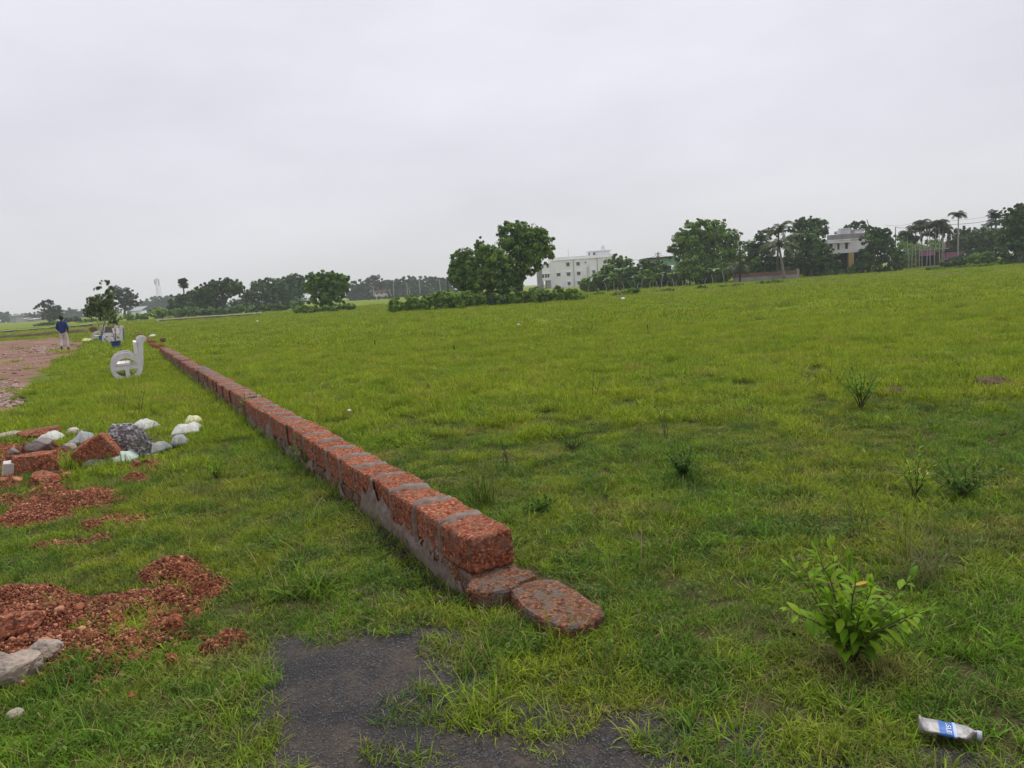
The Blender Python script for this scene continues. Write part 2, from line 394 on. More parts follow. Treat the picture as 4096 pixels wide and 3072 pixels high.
m, nt, b = newmat('old_asphalt'); v = coords(nt, 'World')
vo = N(nt, 'ShaderNodeTexVoronoi'); vo.inputs['Scale'].default_value = 135; nt.links.new(v, vo.inputs['Vector'])
tar = ramp(nt, noise(nt, v, 3, 5, 0.6), [(0.35, (0.020, 0.019, 0.019)), (0.65, (0.038, 0.034, 0.032))])
chips = ramp(nt, vo.outputs['Color'], [(0.25, 0.5), (0.6, 1.0), (0.78, 2.0), (0.92, 4.0)])
c = mix(nt, 1.0, tar, chips, 'MULTIPLY')
c = mix(nt, ramp(nt, noise(nt, v, 1.7, 4, 0.6), [(0.40, 0.6), (0.55, 0.0)]), c, (0.014, 0.013, 0.013))
mud = ramp(nt, noise(nt, v, 2.6, 6, 0.72), [(0.46, 0.0), (0.60, 0.9)])
c = mix(nt, mud, c, ramp(nt, noise(nt, v, 40, 4, .7), [(0.35, (0.03, 0.022, 0.016)), (0.65, (0.085, 0.064, 0.046))]))
nt.links.new(c, b.inputs['Base Color']); b.inputs['Roughness'].default_value = 0.75; b.inputs['Specular IOR Level'].default_value = 0.3
bump(nt, b, vo.outputs['Distance'], 0.8, 0.006)
drape('road', ASPH_BIG, 0.006, 0.03, m, 'patch of old dark asphalt showing through the grass in the foreground', 0.03, 4.0)
m, nt, b = newmat('red_dirt'); v = coords(nt, 'World')
c = ramp(nt, noise(nt, v, 0.5, 6, 0.65), [(0.3, (0.15, 0.073, 0.046)), (0.5, (0.215, 0.113, 0.073)), (0.7, (0.30, 0.185, 0.128))])
c = mix(nt, ramp(nt, noise(nt, v, 9, 5, 0.7), [(0.3, 0.45), (0.6, 0.0)]), c, (0.06, 0.034, 0.025))
nt.links.new(c, b.inputs['Base Color']); bump(nt, b, noise(nt, v, 6, 6, 0.7), 0.8, 0.05)
drape('dirt_road', ROAD, 0.01, 0.35, m, 'reddish brown dirt road at the far left where the man walks', 0.5, 0.4)

# ------------------------------------------------------------------ laterite heaps
for hi, (L, lab) in enumerate(zip(HEAP, ['broad heap of red laterite gravel beside the pale boulders', 'small lump of red laterite gravel at the edge of the asphalt',
        'middle heap of crumbled red laterite left of the wall', 'thin spill of laterite gravel in the grass behind the broad heap',
        'laterite debris mound under the dumped blocks and sacks', 'flat round patch of orange laterite below the grey sack'])):
    x0 = min(c[0] - c[2] for c in L) - .1; x1 = max(c[0] + c[2] for c in L) + .1
    y0 = min(c[1] - c[3] for c in L) - .1; y1 = max(c[1] + c[3] for c in L) + .1
    st = max(0.012, math.sqrt((x1 - x0) * (y1 - y0) / 26000))
    gx, gy = np.arange(x0, x1, st), np.arange(y0, y1, st)
    X, Y = np.meshgrid(gx, gy)
    wob = 0.10 * fbm(X * 4, Y * 4, hi, 20, 4)
    hh = heap_h(L, X + 0.1 * fbm(X * 5, Y * 5, 2, 31), Y + 0.1 * fbm(X * 5, Y * 5, 5, 32))
    rel = 0.09 * fbm(X * 9, Y * 9, 1, 40, 5, 0.65) + 0.05 * np.abs(fbm(X * 26, Y * 26, 3, 44, 3, 0.7))
    hb = np.where(hh > -0.05, 0.62 * hh + (0.25 + np.clip(hh * 8, 0, 1)) * rel + wob * 0.25 * np.clip(hh * 10, 0, 1) - 0.012, -0.06)
    Z = Hgt(X, Y) + hb
    i2 = np.arange(X.size).reshape(X.shape)
    fc = np.stack([i2[:-1, :-1], i2[:-1, 1:], i2[1:, 1:], i2[1:, :-1]], -1).reshape(-1, 4)
    keep = (hb.ravel()[fc] > -0.02).any(1); fc = fc[keep]; used = np.unique(fc); rm = np.zeros(X.size, int); rm[used] = np.arange(len(used))
    V = np.stack([X, Y, Z], -1).reshape(-1, 3)[used]
    o0 = np.array([L[0][0], L[0][1], 0])
    o = obj('laterite_heap', mesh_np('laterite_heap', V - o0, rm[fc], False), M['laterite_soil'], loc=o0); tag(o, lab, 'gravel heap')

# ------------------------------------------------------------------ the low laterite wall
def rough_block(name, size, seed, n, amp, rnd=0.02):
    """a block with worn edges and a pitted skin"""
    nxx, nyy, nzz = n; V, Fc = [], []; key = {}
    def vid(i, j, k):
        q = (i, j, k)
        if q not in key: key[q] = len(V); V.append((i / nxx - .5, j / nyy - .5, k / nzz - .5))
        return key[q]
    for i in range(nxx):
        for j in range(nyy):
            Fc.append((vid(i, j, 0), vid(i, j + 1, 0), vid(i + 1, j + 1, 0), vid(i + 1, j, 0)))
            Fc.append((vid(i, j, nzz), vid(i + 1, j, nzz), vid(i + 1, j + 1, nzz), vid(i, j + 1, nzz)))
    for i in range(nxx):
        for k in range(nzz):
            Fc.append((vid(i, 0, k), vid(i + 1, 0, k), vid(i + 1, 0, k + 1), vid(i, 0, k + 1)))
            Fc.append((vid(i, nyy, k), vid(i, nyy, k + 1), vid(i + 1, nyy, k + 1), vid(i + 1, nyy, k)))
    for j in range(nyy):
        for k in range(nzz):
            Fc.append((vid(0, j, k), vid(0, j, k + 1), vid(0, j + 1, k + 1), vid(0, j + 1, k)))
            Fc.append((vid(nxx, j, k), vid(nxx, j + 1, k), vid(nxx, j + 1, k + 1), vid(nxx, j, k + 1)))
    P = np.array(V) * np.array(size)
    hs = np.array(size) / 2; inner = np.clip(P, -(hs - rnd), hs - rnd)
    d = P - inner; L = np.linalg.norm(d, axis=1, keepdims=True)
    nrm = np.where(L > 1e-6, d / np.maximum(L, 1e-6), 0); P = inner + nrm * np.minimum(L, rnd)
    nn = nrm + 1e-9
    big = fbm(P[:, 0] * 5, P[:, 1] * 5, P[:, 2] * 5, seed, 2)
    fine = fbm(P[:, 0] * 38, P[:, 1] * 38, P[:, 2] * 38, seed + 3, 3, 0.7)
    pit = np.clip(noise3(P[:, 0] * 55, P[:, 1] * 55, P[:, 2] * 55, seed + 9) - 0.66, 0, 1)
    P = P + nn * (big * amp * 1.6 + fine * amp * 1.6 - pit * amp * 2.2)[:, None]
    return mesh_np(name, P, np.array(Fc), False)
BW, BH = 0.275, 0.205
hi_m = [rough_block('block', (0.375, BW, BH), 50 + k, (30, 22, 16), 0.015, 0.017) for k in range(4)]
lo_m = [rough_block('block', (0.385, BW, BH), 70 + k, (10, 8, 6), 0.010) for k in range(4)]
for me in hi_m + lo_m: me.materials.append(M['laterite'])
wall_root = thing('laterite_wall', 'long low wall of red laterite blocks with grey mortar joints crossing the grass', 'wall', (W0[0], W0[1], 0))
ang = math.atan2(U_W[1], U_W[0])
R_ = math.radians; NB = 61; PITCH_B = 0.428
rnd = random.Random(4)
def wpt(s, t, z): return np.array([W0[0] + U_W[0] * s + P_W[0] * t, W0[1] + U_W[1] * s + P_W[1] * t, z])
def loc_wall(s, t, z): return wpt(s, t, z) - np.array([W0[0], W0[1], 0])
top_dz = []
for k in range(NB):
    s = 0.19 + k * PITCH_B; far_sag = -0.012 * rnd.random() - (0.05 * rnd.random() if k > 34 else 0)
    o = obj('block', (hi_m if k < 16 else lo_m)[k % 4] if rnd.random() < .8 else (hi_m if k < 16 else lo_m)[rnd.randrange(4)], None, wall_root)
    o.location = loc_wall(s, BW / 2 + rnd.uniform(-.018, .018), 0.32 - BH / 2 + far_sag + rnd.uniform(-.008, .008))
    o.rotation_euler = (math.radians(rnd.uniform(-2.2, 2.2)), math.radians(rnd.uniform(-1.6, 1.6)), ang + math.radians(rnd.uniform(-2.6, 2.6)) + (math.pi if rnd.random() < .5 else 0))
    top_dz.append(far_sag)
# mortar joints: filling between blocks, smeared over the top and dribbled down the left side
def mortar_mesh(seed, wtop, spill):
    r = np.random.default_rng(seed); n = 12; V, Fc = [], []
    # profile across the wall: up the left side, over the top, down the right side
    prof = [(-0.006 - .004, -0.32), (-0.012, -0.2), (-0.012, -0.08), (-0.010, -0.015), (0.012, 0.004)] + [(BW * q, 0.008 + 0.008 * math.sin(q * 3.1)) for q in np.linspace(.15, .85, 7)] + [(BW - .012, 0.004), (BW + .010, -0.02), (BW + .011, -0.1), (BW + .008, -0.2)]
    m_ = 7
    for a, (t, z) in enumerate(prof):
        onside = z < -0.03 or t < 0 or t > BW
        hw = (0.022 if onside else wtop / 2) * (1 + 1.1 * (r.random() - .5))
        if t < 0 and z < -0.1: hw *= 1 + spill * (-z / .3)
        cen = 0.02 * (r.random() - .5) * (1 if onside else 2.6)
        for j in range(m_):
            q = j / (m_ - 1) * 2 - 1
            edge = 1 - abs(q) ** 3
            lift = (-0.020 + 0.024 * edge + 0.009 * (r.random() - .5))
            tt, z2 = t, z
            if t <= 0 : tt = t - lift * .7 + 0.004
            elif t >= BW: tt = t + lift * .7 - 0.004
            else: z2 = z + lift - 0.002
            V.append((cen + q * hw, -tt, z2))
    P = len(prof)
    for a in range(P - 1):
        for j in range(m_ - 1):
            Fc.append((a * m_ + j, (a + 1) * m_ + j, (a + 1) * m_ + j + 1, a * m_ + j + 1))
    return mesh_np('mortar', np.array(V), np.array(Fc), True)
mort = [mortar_mesh(100 + k, w, sp) for k, (w, sp) in enumerate([(0.10, .6), (0.14, 1.0), (0.075, .3), (0.12, 1.4), (0.09, 2.0)])]
for me in mort: me.materials.append(M['mortar'])
for k in range(NB - 1):
    o = obj('mortar', mort[(k * 3 + k // 4) % 5], None, wall_root)
    o.location = loc_wall(0.19 + (k + .5) * PITCH_B, 0.0, 0.32 + min(top_dz[k], top_dz[k + 1]) + 0.001)
    o.rotation_euler = (0, 0, ang)
# footing course under the blocks, its left side coated with dribbled mortar
def strip_coat():
    ss = np.arange(0.0, 26.0, 0.03); V, Fc = [], []
    up = 0.115 + 0.16 * fbm(ss * 2.3, 0, 0, 5, 3) * 2 + 0.26 * fbm(ss * 11, 0, 0, 6, 3, .8)
    dn = -0.12
    lev = 10
    for i, s in enumerate(ss):
        for j in range(lev):
            q = j / (lev - 1)
            z = dn + (up[i] - dn) * q
            t = -0.012 - 0.016 * (1 - q) - 0.03 * float(fbm(s * 9, z * 5, 0, 8, 4, .6)) - (0 if j < lev - 1 else -0.02)
            V.append(loc_wall(s, t, z))
    for i in range(len(ss) - 1):
        for j in range(lev - 1):
            if fbm(ss[i] * 3.1, j * .25, 0, 15, 4, .65) < -.02 - .02 * (lev - 2 - j): continue
            Fc.append((i * lev + j, i * lev + j + 1, (i + 1) * lev + j + 1, (i + 1) * lev + j))
    return mesh_np('mortar_coat', np.array(V), np.array(Fc), True)
obj('mortar_coat', strip_coat(), M['mortar'], wall_root)
ft = [rough_block('footing_block', (0.44, BW + .02, 0.26), 90 + k, (22, 12, 14), 0.013, .03) for k in range(3)]
for me in ft: me.materials.append(M['laterite_old'])
for k in range(58):
    o = obj('footing_block', ft[k % 3], None, wall_root); o.location = loc_wall(.20 + k * .45, BW / 2 + .004, -0.03); o.rotation_euler = (0, 0, ang + (math.pi if k % 2 else 0))
# tumbled, half buried blocks carrying the line on past the end
for k in range(26):
    s = 0.19 + (NB + .6 + k * 1.0) * PITCH_B * (1 + .012 * k)
    if rnd.random() < .22: continue
    o = obj('block', lo_m[k % 4], None, wall_root); o.location = loc_wall(s, BW / 2 + rnd.uniform(-.05, .05), rnd.uniform(.06, .17))
    o.rotation_euler = (R_(rnd.uniform(-9, 9)), R_(rnd.uniform(-9, 9)), ang + R_(rnd.uniform(-14, 14)))
# two footing stones left bare at the near end
def bare_stone(pts_px, ztop, zbot, seed, name, label):
    P = np.array([G(px, py, ztop)[:2] for px, py in pts_px]); c = P.mean(0)
    n = len(P); V, Fc = [], []
    sub = 5; ring = []
    for i in range(n):
        for q in range(sub): ring.append(P[i] + (P[(i + 1) % n] - P[i]) * q / sub)
    ring = np.array(ring); k = len(ring)
    levels = [(0.0, 0), (0.35, 0), (0.65, 0), (0.85, 0), (0.97, -.004), (1.01, -.02), (1.0, -.5), (1.03, -1)]
    for (sc, dz) in levels[1:]:
        for p in ring:
            q = c + (p - c) * sc
            z = ztop + (dz if dz > -.1 else (zbot - ztop) * (-dz))
            V.append((q[0], q[1], z))
    V.append((c[0], c[1], ztop)); m_ = len(levels) - 1
    for a in range(m_ - 1):
        for j in range(k):
            j2 = (j + 1) % k; Fc.append((a * k + j, (a + 1) * k + j, (a + 1) * k + j2, a * k + j2))
    for j in range(k): Fc.append((m_ * k, j, (j + 1) % k))
    V = np.array(V)
    V[:, 2] += 0.028 * fbm(V[:, 0] * 14, V[:, 1] * 14, V[:, 2] * 9, seed, 4, .6)
    V[:, :2] += 0.02 * np.stack([fbm(V[:, 0] * 12, V[:, 1] * 12, V[:, 2] * 12, seed + 1), fbm(V[:, 0] * 12, V[:, 1] * 12, V[:, 2] * 12, seed + 2)], -1)
    o = obj(name, mesh_np(name, V - np.array([W0[0], W0[1], 0]), Fc), M['laterite_old'], wall_root); o['label'] = label
bare_stone([(1868, 2345), (1890, 2285), (2025, 2255), (2120, 2275), (2145, 2300), (2085, 2325), (2030, 2350), (1945, 2372)], 0.105, -0.1, 3, 'footing_stone', 'cracked bare footing stone under the end of the wall')
bare_stone([(2042, 2358), (2075, 2328), (2150, 2310), (2235, 2316), (2330, 2375), (2408, 2425), (2412, 2450), (2330, 2495), (2245, 2503), (2165, 2470), (2085, 2420)], 0.085, -0.08, 8, 'footing_stone', 'weathered greyish footing slab lying free beyond the wall end')
# ------------------------------------------------------------------ stones, sacks and rubble
def ico(sub):
    t = (1 + 5 ** .5) / 2
    V = [(-1, t, 0), (1, t, 0), (-1, -t, 0), (1, -t, 0), (0, -1, t), (0, 1, t), (0, -1, -t), (0, 1, -t), (t, 0, -1), (t, 0, 1), (-t, 0, -1), (-t, 0, 1)]
    Fc = [(0, 11, 5), (0, 5, 1), (0, 1, 7), (0, 7, 10), (0, 10, 11), (1, 5, 9), (5, 11, 4), (11, 10, 2), (10, 7, 6), (7, 1, 8), (3, 9, 4), (3, 4, 2), (3, 2, 6), (3, 6, 8), (3, 8, 9), (4, 9, 5), (2, 4, 11), (6, 2, 10), (8, 6, 7), (9, 8, 1)]
    V = [np.array(v) / np.linalg.norm(v) for v in V]
    for _ in range(sub):
        mid, F2 = {}, []
        def mp(a, b_):
            k = (min(a, b_), max(a, b_))
            if k not in mid: q = V[a] + V[b_]; V.append(q / np.linalg.norm(q)); mid[k] = len(V) - 1
            return mid[k]
        for a, b_, c_ in Fc:
            ab, bc, ca = mp(a, b_), mp(b_, c_), mp(c_, a); F2 += [(a, ab, ca), (b_, bc, ab), (c_, ca, bc), (ab, bc, ca)]
        Fc = F2
    return np.array(V), np.array(Fc)
ICO3, ICO4 = ico(3), ico(4)
def rock_mesh(name, size, seed, cuts=9, boxy=0.0, fine=0.07, hi=True):
    V0, Fc = ICO4 if hi else ICO3
    r = np.random.default_rng(seed); V = V0.copy()
    if boxy:
        q = np.abs(V).max(1, keepdims=True); V = V * (1 - boxy) + V / q * 0.78 * boxy
    for _ in range(cuts):
        n = r.normal(size=3); n /= np.linalg.norm(n); d = r.uniform(0.62, 0.9)
        h = V @ n - d; V = V - np.where(h > 0, h * 0.9, 0)[:, None] * n
    V0s = V0; s = fbm(V0[:, 0] * 1.6, V0[:, 1] * 1.6, V0[:, 2] * 1.6, seed, 3)
    f = fbm(V0[:, 0] * 7, V0[:, 1] * 7, V0[:, 2] * 7, seed + 5, 4, .65)
    V = V * (1 + 0.25 * s + fine * 2 * f)[:, None]
    V = V / np.abs(V).max(0) * np.array(size) / 2
    return mesh_np(name, V, Fc, True)
def place(name, me, mat, px, py, label, cat, rot=(0, 0, 0), sink=0.25, lift=0.0, group=None):
    """stand a thing on the ground at the photograph point where it meets the grass"""
    p = onG(px, py); hgt = float(np.max([v.co.z for v in me.vertices]) * 2)
    o = obj(name, me, mat); o.location = (p[0], p[1], p[2] + hgt * (0.5 - sink) + lift); o.rotation_euler = rot
    return tag(o, label, cat, group)
def msize(px, py): return np.linalg.norm(G(px, py) - CAM) / F_PX            # metres per photograph pixel there
def stone(name, mat, px, py, w, h, label, cat='stone', seed=1, boxy=0.0, depth=None, rot=(0, 0, 0), sink=0.2, cuts=9, fine=0.05, lift=0.0):
    s = msize(px, py); me = rock_mesh(name, (w * s, (depth or w * .8) * s, h * s * 1.15), seed, cuts, boxy, fine)
    return place(name, me, M[mat], px, py, label, cat, rot, sink, lift)
R = math.radians
# pale boulders by the broad heap
stone('boulder', 'stone_pale', 178, 2630, 120, 88, 'rounded pale grey boulder, upper of the pair on the red gravel', 'boulder', 11, rot=(0, 0, .3), sink=.15, fine=.13, cuts=14)
stone('boulder', 'stone_pale', 78, 2712, 150, 105, 'large pale tan boulder, lower left of the pair on the gravel', 'boulder', 12, rot=(.1, -.25, .5), sink=.15, fine=.13, cuts=14)
stone('boulder', 'stone_pale', 8, 2665, 70, 75, 'pale boulder cut off by the left edge of the picture', 'boulder', 13, rot=(0, 0, 1.0))
stone('stone', 'stone_pale', 62, 2862, 58, 34, 'small whitish stone in the grass below the boulders', 'stone', 14)
stone('laterite_chunk', 'laterite', 85, 2540, 150, 62, 'dark red laterite rock lying on the broad gravel heap', 'rock', 15, boxy=.4, rot=(0, -.12, .25), lift=.05)
for k, (px, py, w, h, lab) in enumerate([
        (545, 2575, 80, 46, 'laterite lump at the right foot of the broad heap'), (540, 2625, 85, 40, 'flat laterite lump below another at the foot of the heap'),
        (690, 2640, 66, 48, 'lone rounded laterite lump in grass right of the broad heap'), (445, 2620, 60, 42, 'laterite lump in a gap of the grass below the heap'),
        (700, 2520, 95, 78, 'tall crumbly laterite lump at the right end of the broad heap'), (255, 2655, 62, 40, 'small reddish lump just right of the upper boulder'),
        (410, 2765, 42, 24, 'small laterite bit in the grass below the heap'), (530, 2785, 40, 30, 'dark laterite bit half sunk in grass below the heap'),
        (470, 2640, 46, 26, 'small laterite lump lowest at the foot of the heap'), (740, 2545, 50, 32, 'small laterite lump beside the tall crumbly one')]):
    stone('laterite_chunk', 'laterite_soil', px, py, w, h, lab, 'rock', 30 + k, rot=(0, 0, k * 1.3), fine=.16)
# dumped blocks, concrete and sacks
stone('stone_slab', 'stone_pale', 58, 1750, 85, 34, 'flat pale pinkish slab at the far left of the dumped rubble', 'slab', 41, boxy=.5, rot=(0, .1, .2))
stone('laterite_block', 'laterite', 155, 1752, 122, 40, 'long low laterite block behind the pale sack scraps', 'block', 42, boxy=.8, cuts=3, rot=(0, -.05, .25))
stone('stone', 'stone_white', 200, 1722, 32, 20, 'tiny pale stone behind the long low laterite block', 'stone', 43)
stone('concrete_lump', 'stone_grey', 165, 1808, 92, 48, 'grey brown concrete lump left of the tilted laterite block', 'lump', 44, rot=(0, 0, .3), lift=.06)
stone('stone', 'stone_white', 294, 1742, 44, 32, 'rounded white stone standing alone behind the rubble', 'stone', 45)
stone('stone', 'stone_pale', 277, 1794, 52, 32, 'rounded beige stone between laterite block and grey lump', 'stone', 46)
stone('laterite_block', 'laterite', 398, 1845, 135, 108, 'big laterite block tilted on end beside the grey concrete chunk', 'block', 47, boxy=.8, cuts=4, depth=95, rot=(.1, -.55, .3), sink=.12)
stone('concrete_chunk', 'concrete_speckled' if 'concrete_speckled' in M else 'concrete', 530, 1815, 145, 128, 'big rough chunk of speckled grey concrete in the rubble', 'concrete chunk', 48, boxy=.75, cuts=6, depth=80, rot=(.12, .08, -.2), fine=.1, sink=.1)
stone('brick', 'stone_white', 44, 1888, 52, 52, 'whitish square brick standing in the rubble at left', 'brick', 49, boxy=.95, cuts=1, rot=(.1, .2, .6), fine=.015)
stone('stone', 'stone_grey', 58, 1822, 36, 22, 'small grey stone above the whitish square brick', 'stone', 50, lift=.06)
stone('laterite_block', 'laterite', 142, 1878, 136, 72, 'long dark laterite block in front of the grey brown lump', 'block', 51, boxy=.85, cuts=3, depth=80, rot=(0, -.03, .2), sink=.15)
stone('laterite_chunk', 'laterite', 172, 1930, 112, 64, 'gravelly laterite chunk in front of the long dark block', 'rock', 52, boxy=.3, rot=(0, .1, .2), fine=.08)
stone('laterite_chunk', 'laterite', 542, 1862, 42, 40, 'small laterite piece below the pale green sack', 'rock', 53, boxy=.3)
stone('laterite_chunk', 'laterite', 612, 1868, 40, 52, 'small laterite piece rightmost of the rubble', 'rock', 54, boxy=.3)
stone('stone', 'stone_grey', 590, 1812, 75, 24, 'flat grey stone half hidden right of the concrete chunk', 'stone', 55)

def sack(px, py, w, h, label, mat, seed, rz=0.0, rise=0.12, name='sack'):
    """a crumpled woven sack lying on the ground, folded and torn"""
    s = msize(px, py); p = onG(px, py); r = np.random.default_rng(seed); n = 54
    u, v_ = np.meshgrid(np.linspace(-1, 1, n), np.linspace(-1, 1, n))
    q = np.sqrt(u * u + v_ * v_); th = np.arctan2(v_, u)
    out = 0.78 + 0.5 * fbm(np.cos(th) * 1.6 + seed, np.sin(th) * 1.6, 0, seed, 3)
    X = u * out * w * s * .43; Y = v_ * out * h * s * 2.2; rise = rise * .40
    cr = np.abs(fbm(X * 9, Y * 9, seed, seed, 4, .6)); ridge = 1 - np.clip(cr * 6, 0, 1)
    dome = np.clip(1 - np.maximum(np.abs(u), np.abs(v_)) ** 2.2, 0, 1)
    rg2 = 1 - np.clip(np.abs(fbm(X * 4 + 3, Y * 4, seed, seed + 7, 3, .55)) * 7, 0, 1)
    fold = 0
    for q_ in range(7):
        an_, lam = r.uniform(0, math.pi), r.uniform(.10, .34); tt = (X * math.cos(an_) + Y * math.sin(an_) + .05 * fbm(X * 6, Y * 6, q_, seed)) / lam + r.random()
        fold = fold + lam * .26 * np.abs((tt % 1.0) - .5)
    Z = dome * fold * .5 + rise * dome * (0.25 + 1.3 * np.clip(fbm(X * 5, Y * 5, 3, seed + 2, 4, .6) + .45, 0, 1.2)) + 0.02 * rg2 * dome + 0.012 + 0.012 * fbm(X * 24, Y * 24, 5, seed, 3, .7)
    Z = np.where(np.maximum(np.abs(u), np.abs(v_)) > .97, Z - 0.02, Z)
    i2 = np.arange(n * n).reshape(n, n); fc = np.stack([i2[:-1, :-1], i2[:-1, 1:], i2[1:, 1:], i2[1:, :-1]], -1).reshape(-1, 4)
    V = np.stack([X, Y, Z], -1).reshape(-1, 3)
    o = obj(name, mesh_np(name, V, fc, True), M[mat]); o.location = (p[0], p[1], p[2] + 0.05); o.rotation_euler = (0, 0, rz)
    so = o.modifiers.new('thickness', 'SOLIDIFY'); so.thickness = 0.004
    return tag(o, label, 'sack')
sack(205, 1770, 95, 30, 'torn white sack scrap between laterite block and grey lump', 'sack_white', 61, .2, .10)
sack(335, 1772, 85, 26, 'grey crumpled sack behind the beige rounded stone', 'sack_grey', 62, .1, .10)
sack(486, 1745, 70, 34, 'yellow crumpled sack behind the concrete chunk', 'sack_yellow', 63, .5, .20)
sack(572, 1722, 95, 24, 'pale sack draped behind the top of the concrete chunk', 'sack_white', 64, -.1, .20)
sack(745, 1725, 130, 36, 'white torn sack farthest right of the rubble', 'sack_white', 65, .35, .10)
sack(775, 1695, 80, 22, 'yellowish sack rim behind the white torn sack', 'sack_yellow', 66, .3, .12)
sack(716, 1770, 88, 30, 'grey green sack in front of the white torn sack', 'sack_grey', 67, .35, .14)
sack(625, 1800, 95, 30, 'grey sack with pale edge right of the concrete chunk', 'sack_grey', 68, -.35, .12)
sack(400, 1850, 160, 24, 'long flattened grey sack at the foot of the tilted laterite block', 'sack_grey', 69, .35, .07)
sack(490, 1835, 130, 36, 'pale green sack at the foot of the concrete chunk', 'sack_teal', 70, .2, .14)
sack(350, 1368, 42, 13, 'pale yellow sack on the road edge near the far benches', 'sack_yellow', 71, .1, .35)

# ------------------------------------------------------------------ swan benches
def flat_shape(name, outer, holes, depth, bevel=0.0):
    cu = bpy.data.curves.new(name, 'CURVE'); cu.dimensions = '2D'; cu.fill_mode = 'BOTH'; cu.extrude = depth / 2; cu.bevel_depth = bevel
    for P in [outer] + holes:
        sp = cu.splines.new('POLY'); sp.points.add(len(P) - 1); sp.use_cyclic_u = True
        for k, (x, y) in enumerate(P): sp.points[k].co = (x, y, 0, 1)
    o = bpy.data.objects.new(name, cu); me = bpy.data.meshes.new_from_object(o)
    bpy.data.objects.remove(o); bpy.data.curves.remove(cu)
    me.name = name; return me
def smooth_loop(P, k=4, closed=True):
    P = [np.array(p, float) for p in P]; n = len(P); out = []
    for i in range(n):
        p0, p1, p2, p3 = P[i - 1], P[i], P[(i + 1) % n], P[(i + 2) % n]
        for j in range(k):
            t = j / k; out.append(0.5 * (2 * p1 + (p2 - p0) * t + (2 * p0 - 5 * p1 + 4 * p2 - p3) * t * t + (3 * p1 - p0 - 3 * p2 + p3) * t ** 3))
    return out
ZS = 0.1808 * 6.35e-3 * 0.90
def zb(P): return [((x - 620 + (1480 - y) * 0.045) * ZS, (1480 - y) * ZS) for x, y in P]
o_up = smooth_loop([(308, 1372), (280, 1290), (270, 1150), (300, 1030), (360, 950), (450, 895), (560, 872), (660, 877), (740, 908), (800, 960), (850, 1010)], 3)[3:28]
outer = zb([(440, 1560), (400, 1500), (345, 1435), (305, 1365)] + [tuple(p) for p in o_up] + [(840, 985), (885, 930), (900, 850), (905, 760), (898, 690), (876, 630), (878, 590), (898, 550), (940, 530), (1000, 522), (1050, 534), (1082, 560), (1084, 595), (1062, 620), (1022, 642), (1002, 690), (994, 780), (984, 980), (970, 1180), (935, 1340), (885, 1450), (875, 1560)])
h1 = zb([(368, 1196), (396, 1135), (448, 1065), (520, 1022), (600, 1008), (690, 1028), (762, 1080), (812, 1132), (842, 1178)])
h2 = zb([(376, 1292), (566, 1282), (570, 1442), (505, 1428), (445, 1390), (402, 1343)])
h3 = zb([(664, 1278), (852, 1272), (834, 1330), (784, 1390), (724, 1430), (682, 1440)])
def grow(P, c, s): return [(c[0] + (x - c[0]) * s, c[1] + (y - c[1]) * s) for x, y in P]
h1 = grow(h1, ((605 - 620 + 17) * ZS, 370 * ZS), 1.10); h2 = grow(h2, ((482 - 620 + 6) * ZS, 125 * ZS), 1.13); h3 = grow(h3, ((748 - 620 + 6) * ZS, 125 * ZS), 1.13)
end_me = flat_shape('end_frame', outer, [h1, h2, h3], 0.07, 0.004); end_me.materials.append(M['bench'])
BL = 1.25
def make_bench(label, loc, rz):
    t = thing('swan_bench', label, 'bench', loc, 'concrete benches along the road verge', rz)
    for y in (0.0, BL):
        o = obj('end_frame', end_me, None, t); o.location = (0, y, -0.02); o.rotation_euler = (R(90), 0, 0)
    for k in range(3):                                            # three seat planks on the cross bar
        x0 = zb([(425 + k * 95, 0)])[0][0] - 1480 * .1 * ZS
        mb = MB(); cx0 = (400 + 48 + k * 98 - 620 + 15) * ZS
        mb.box((cx0, BL / 2, (1480 - 1155) * ZS - .02 + .004), (92 * ZS, BL - 0.06, 0.05)); mb.build('seat_plank', M['bench_light'], t)
    mb = MB(); mb.box(((838 - 620 + 31) * ZS, BL / 2 + .01, (1480 - 785) * ZS - .02), (70 * ZS, BL + .10, 290 * ZS)); mb.build('back_plank', M['bench_light'], t)
    return t
b0 = onG(513, 1516); b0[2] += .06; make_bench('near white concrete bench with swan shaped sides in the grass', b0, R(27.4))
make_bench('middle swan shaped bench behind the dark blue planter', onG(462, 1376), R(40))
make_bench('farthest swan shaped bench behind the light blue planter', onG(396, 1366), R(28))
# rough concrete panel with a pale post standing behind the far benches
sp = onG(465, 1362); t = thing('standing_slab', 'grey brown concrete panel with pale post behind the far benches', 'panel', sp)
mb = MB(); mb.box((0, 0, .42), (1.02, .14, .88), R(4)); mb.build('panel', M['slab'], t)
mb = MB(); mb.box((-.66, -.05, .46), (.23, .2, 1.0), R(4)); mb.build('post', M['bench'], t)
# lumps beside the far benches
stone('laterite_block', 'laterite_old', 378, 1338, 26, 16, 'brown block tilted on the earth left of the far bench', 'block', 81, boxy=.8, cuts=3, rot=(0, -.4, .2), lift=.3)
stone('laterite_block', 'laterite_old', 552, 1336, 22, 10, 'brownish block in grass right of the concrete panel', 'block', 82, boxy=.7, cuts=3)
stone('laterite_block', 'laterite_old', 533, 1322, 12, 7, 'small dark block farthest along the line of the wall', 'block', 86, boxy=.7, cuts=3)
stone('laterite_block', 'stone_pale', 612, 1376, 16, 8, 'pale broken block just past the far end of the wall', 'block', 83, boxy=.7, cuts=3)
stone('laterite_block', 'laterite_old', 655, 1390, 20, 14, 'dark loose block resting on the far end of the wall', 'block', 84, boxy=.7, cuts=3, lift=.28)
stone('laterite_block', 'laterite_old', 585, 1352, 24, 8, 'low earth coloured block behind the head of the near bench', 'block', 85, boxy=.5)

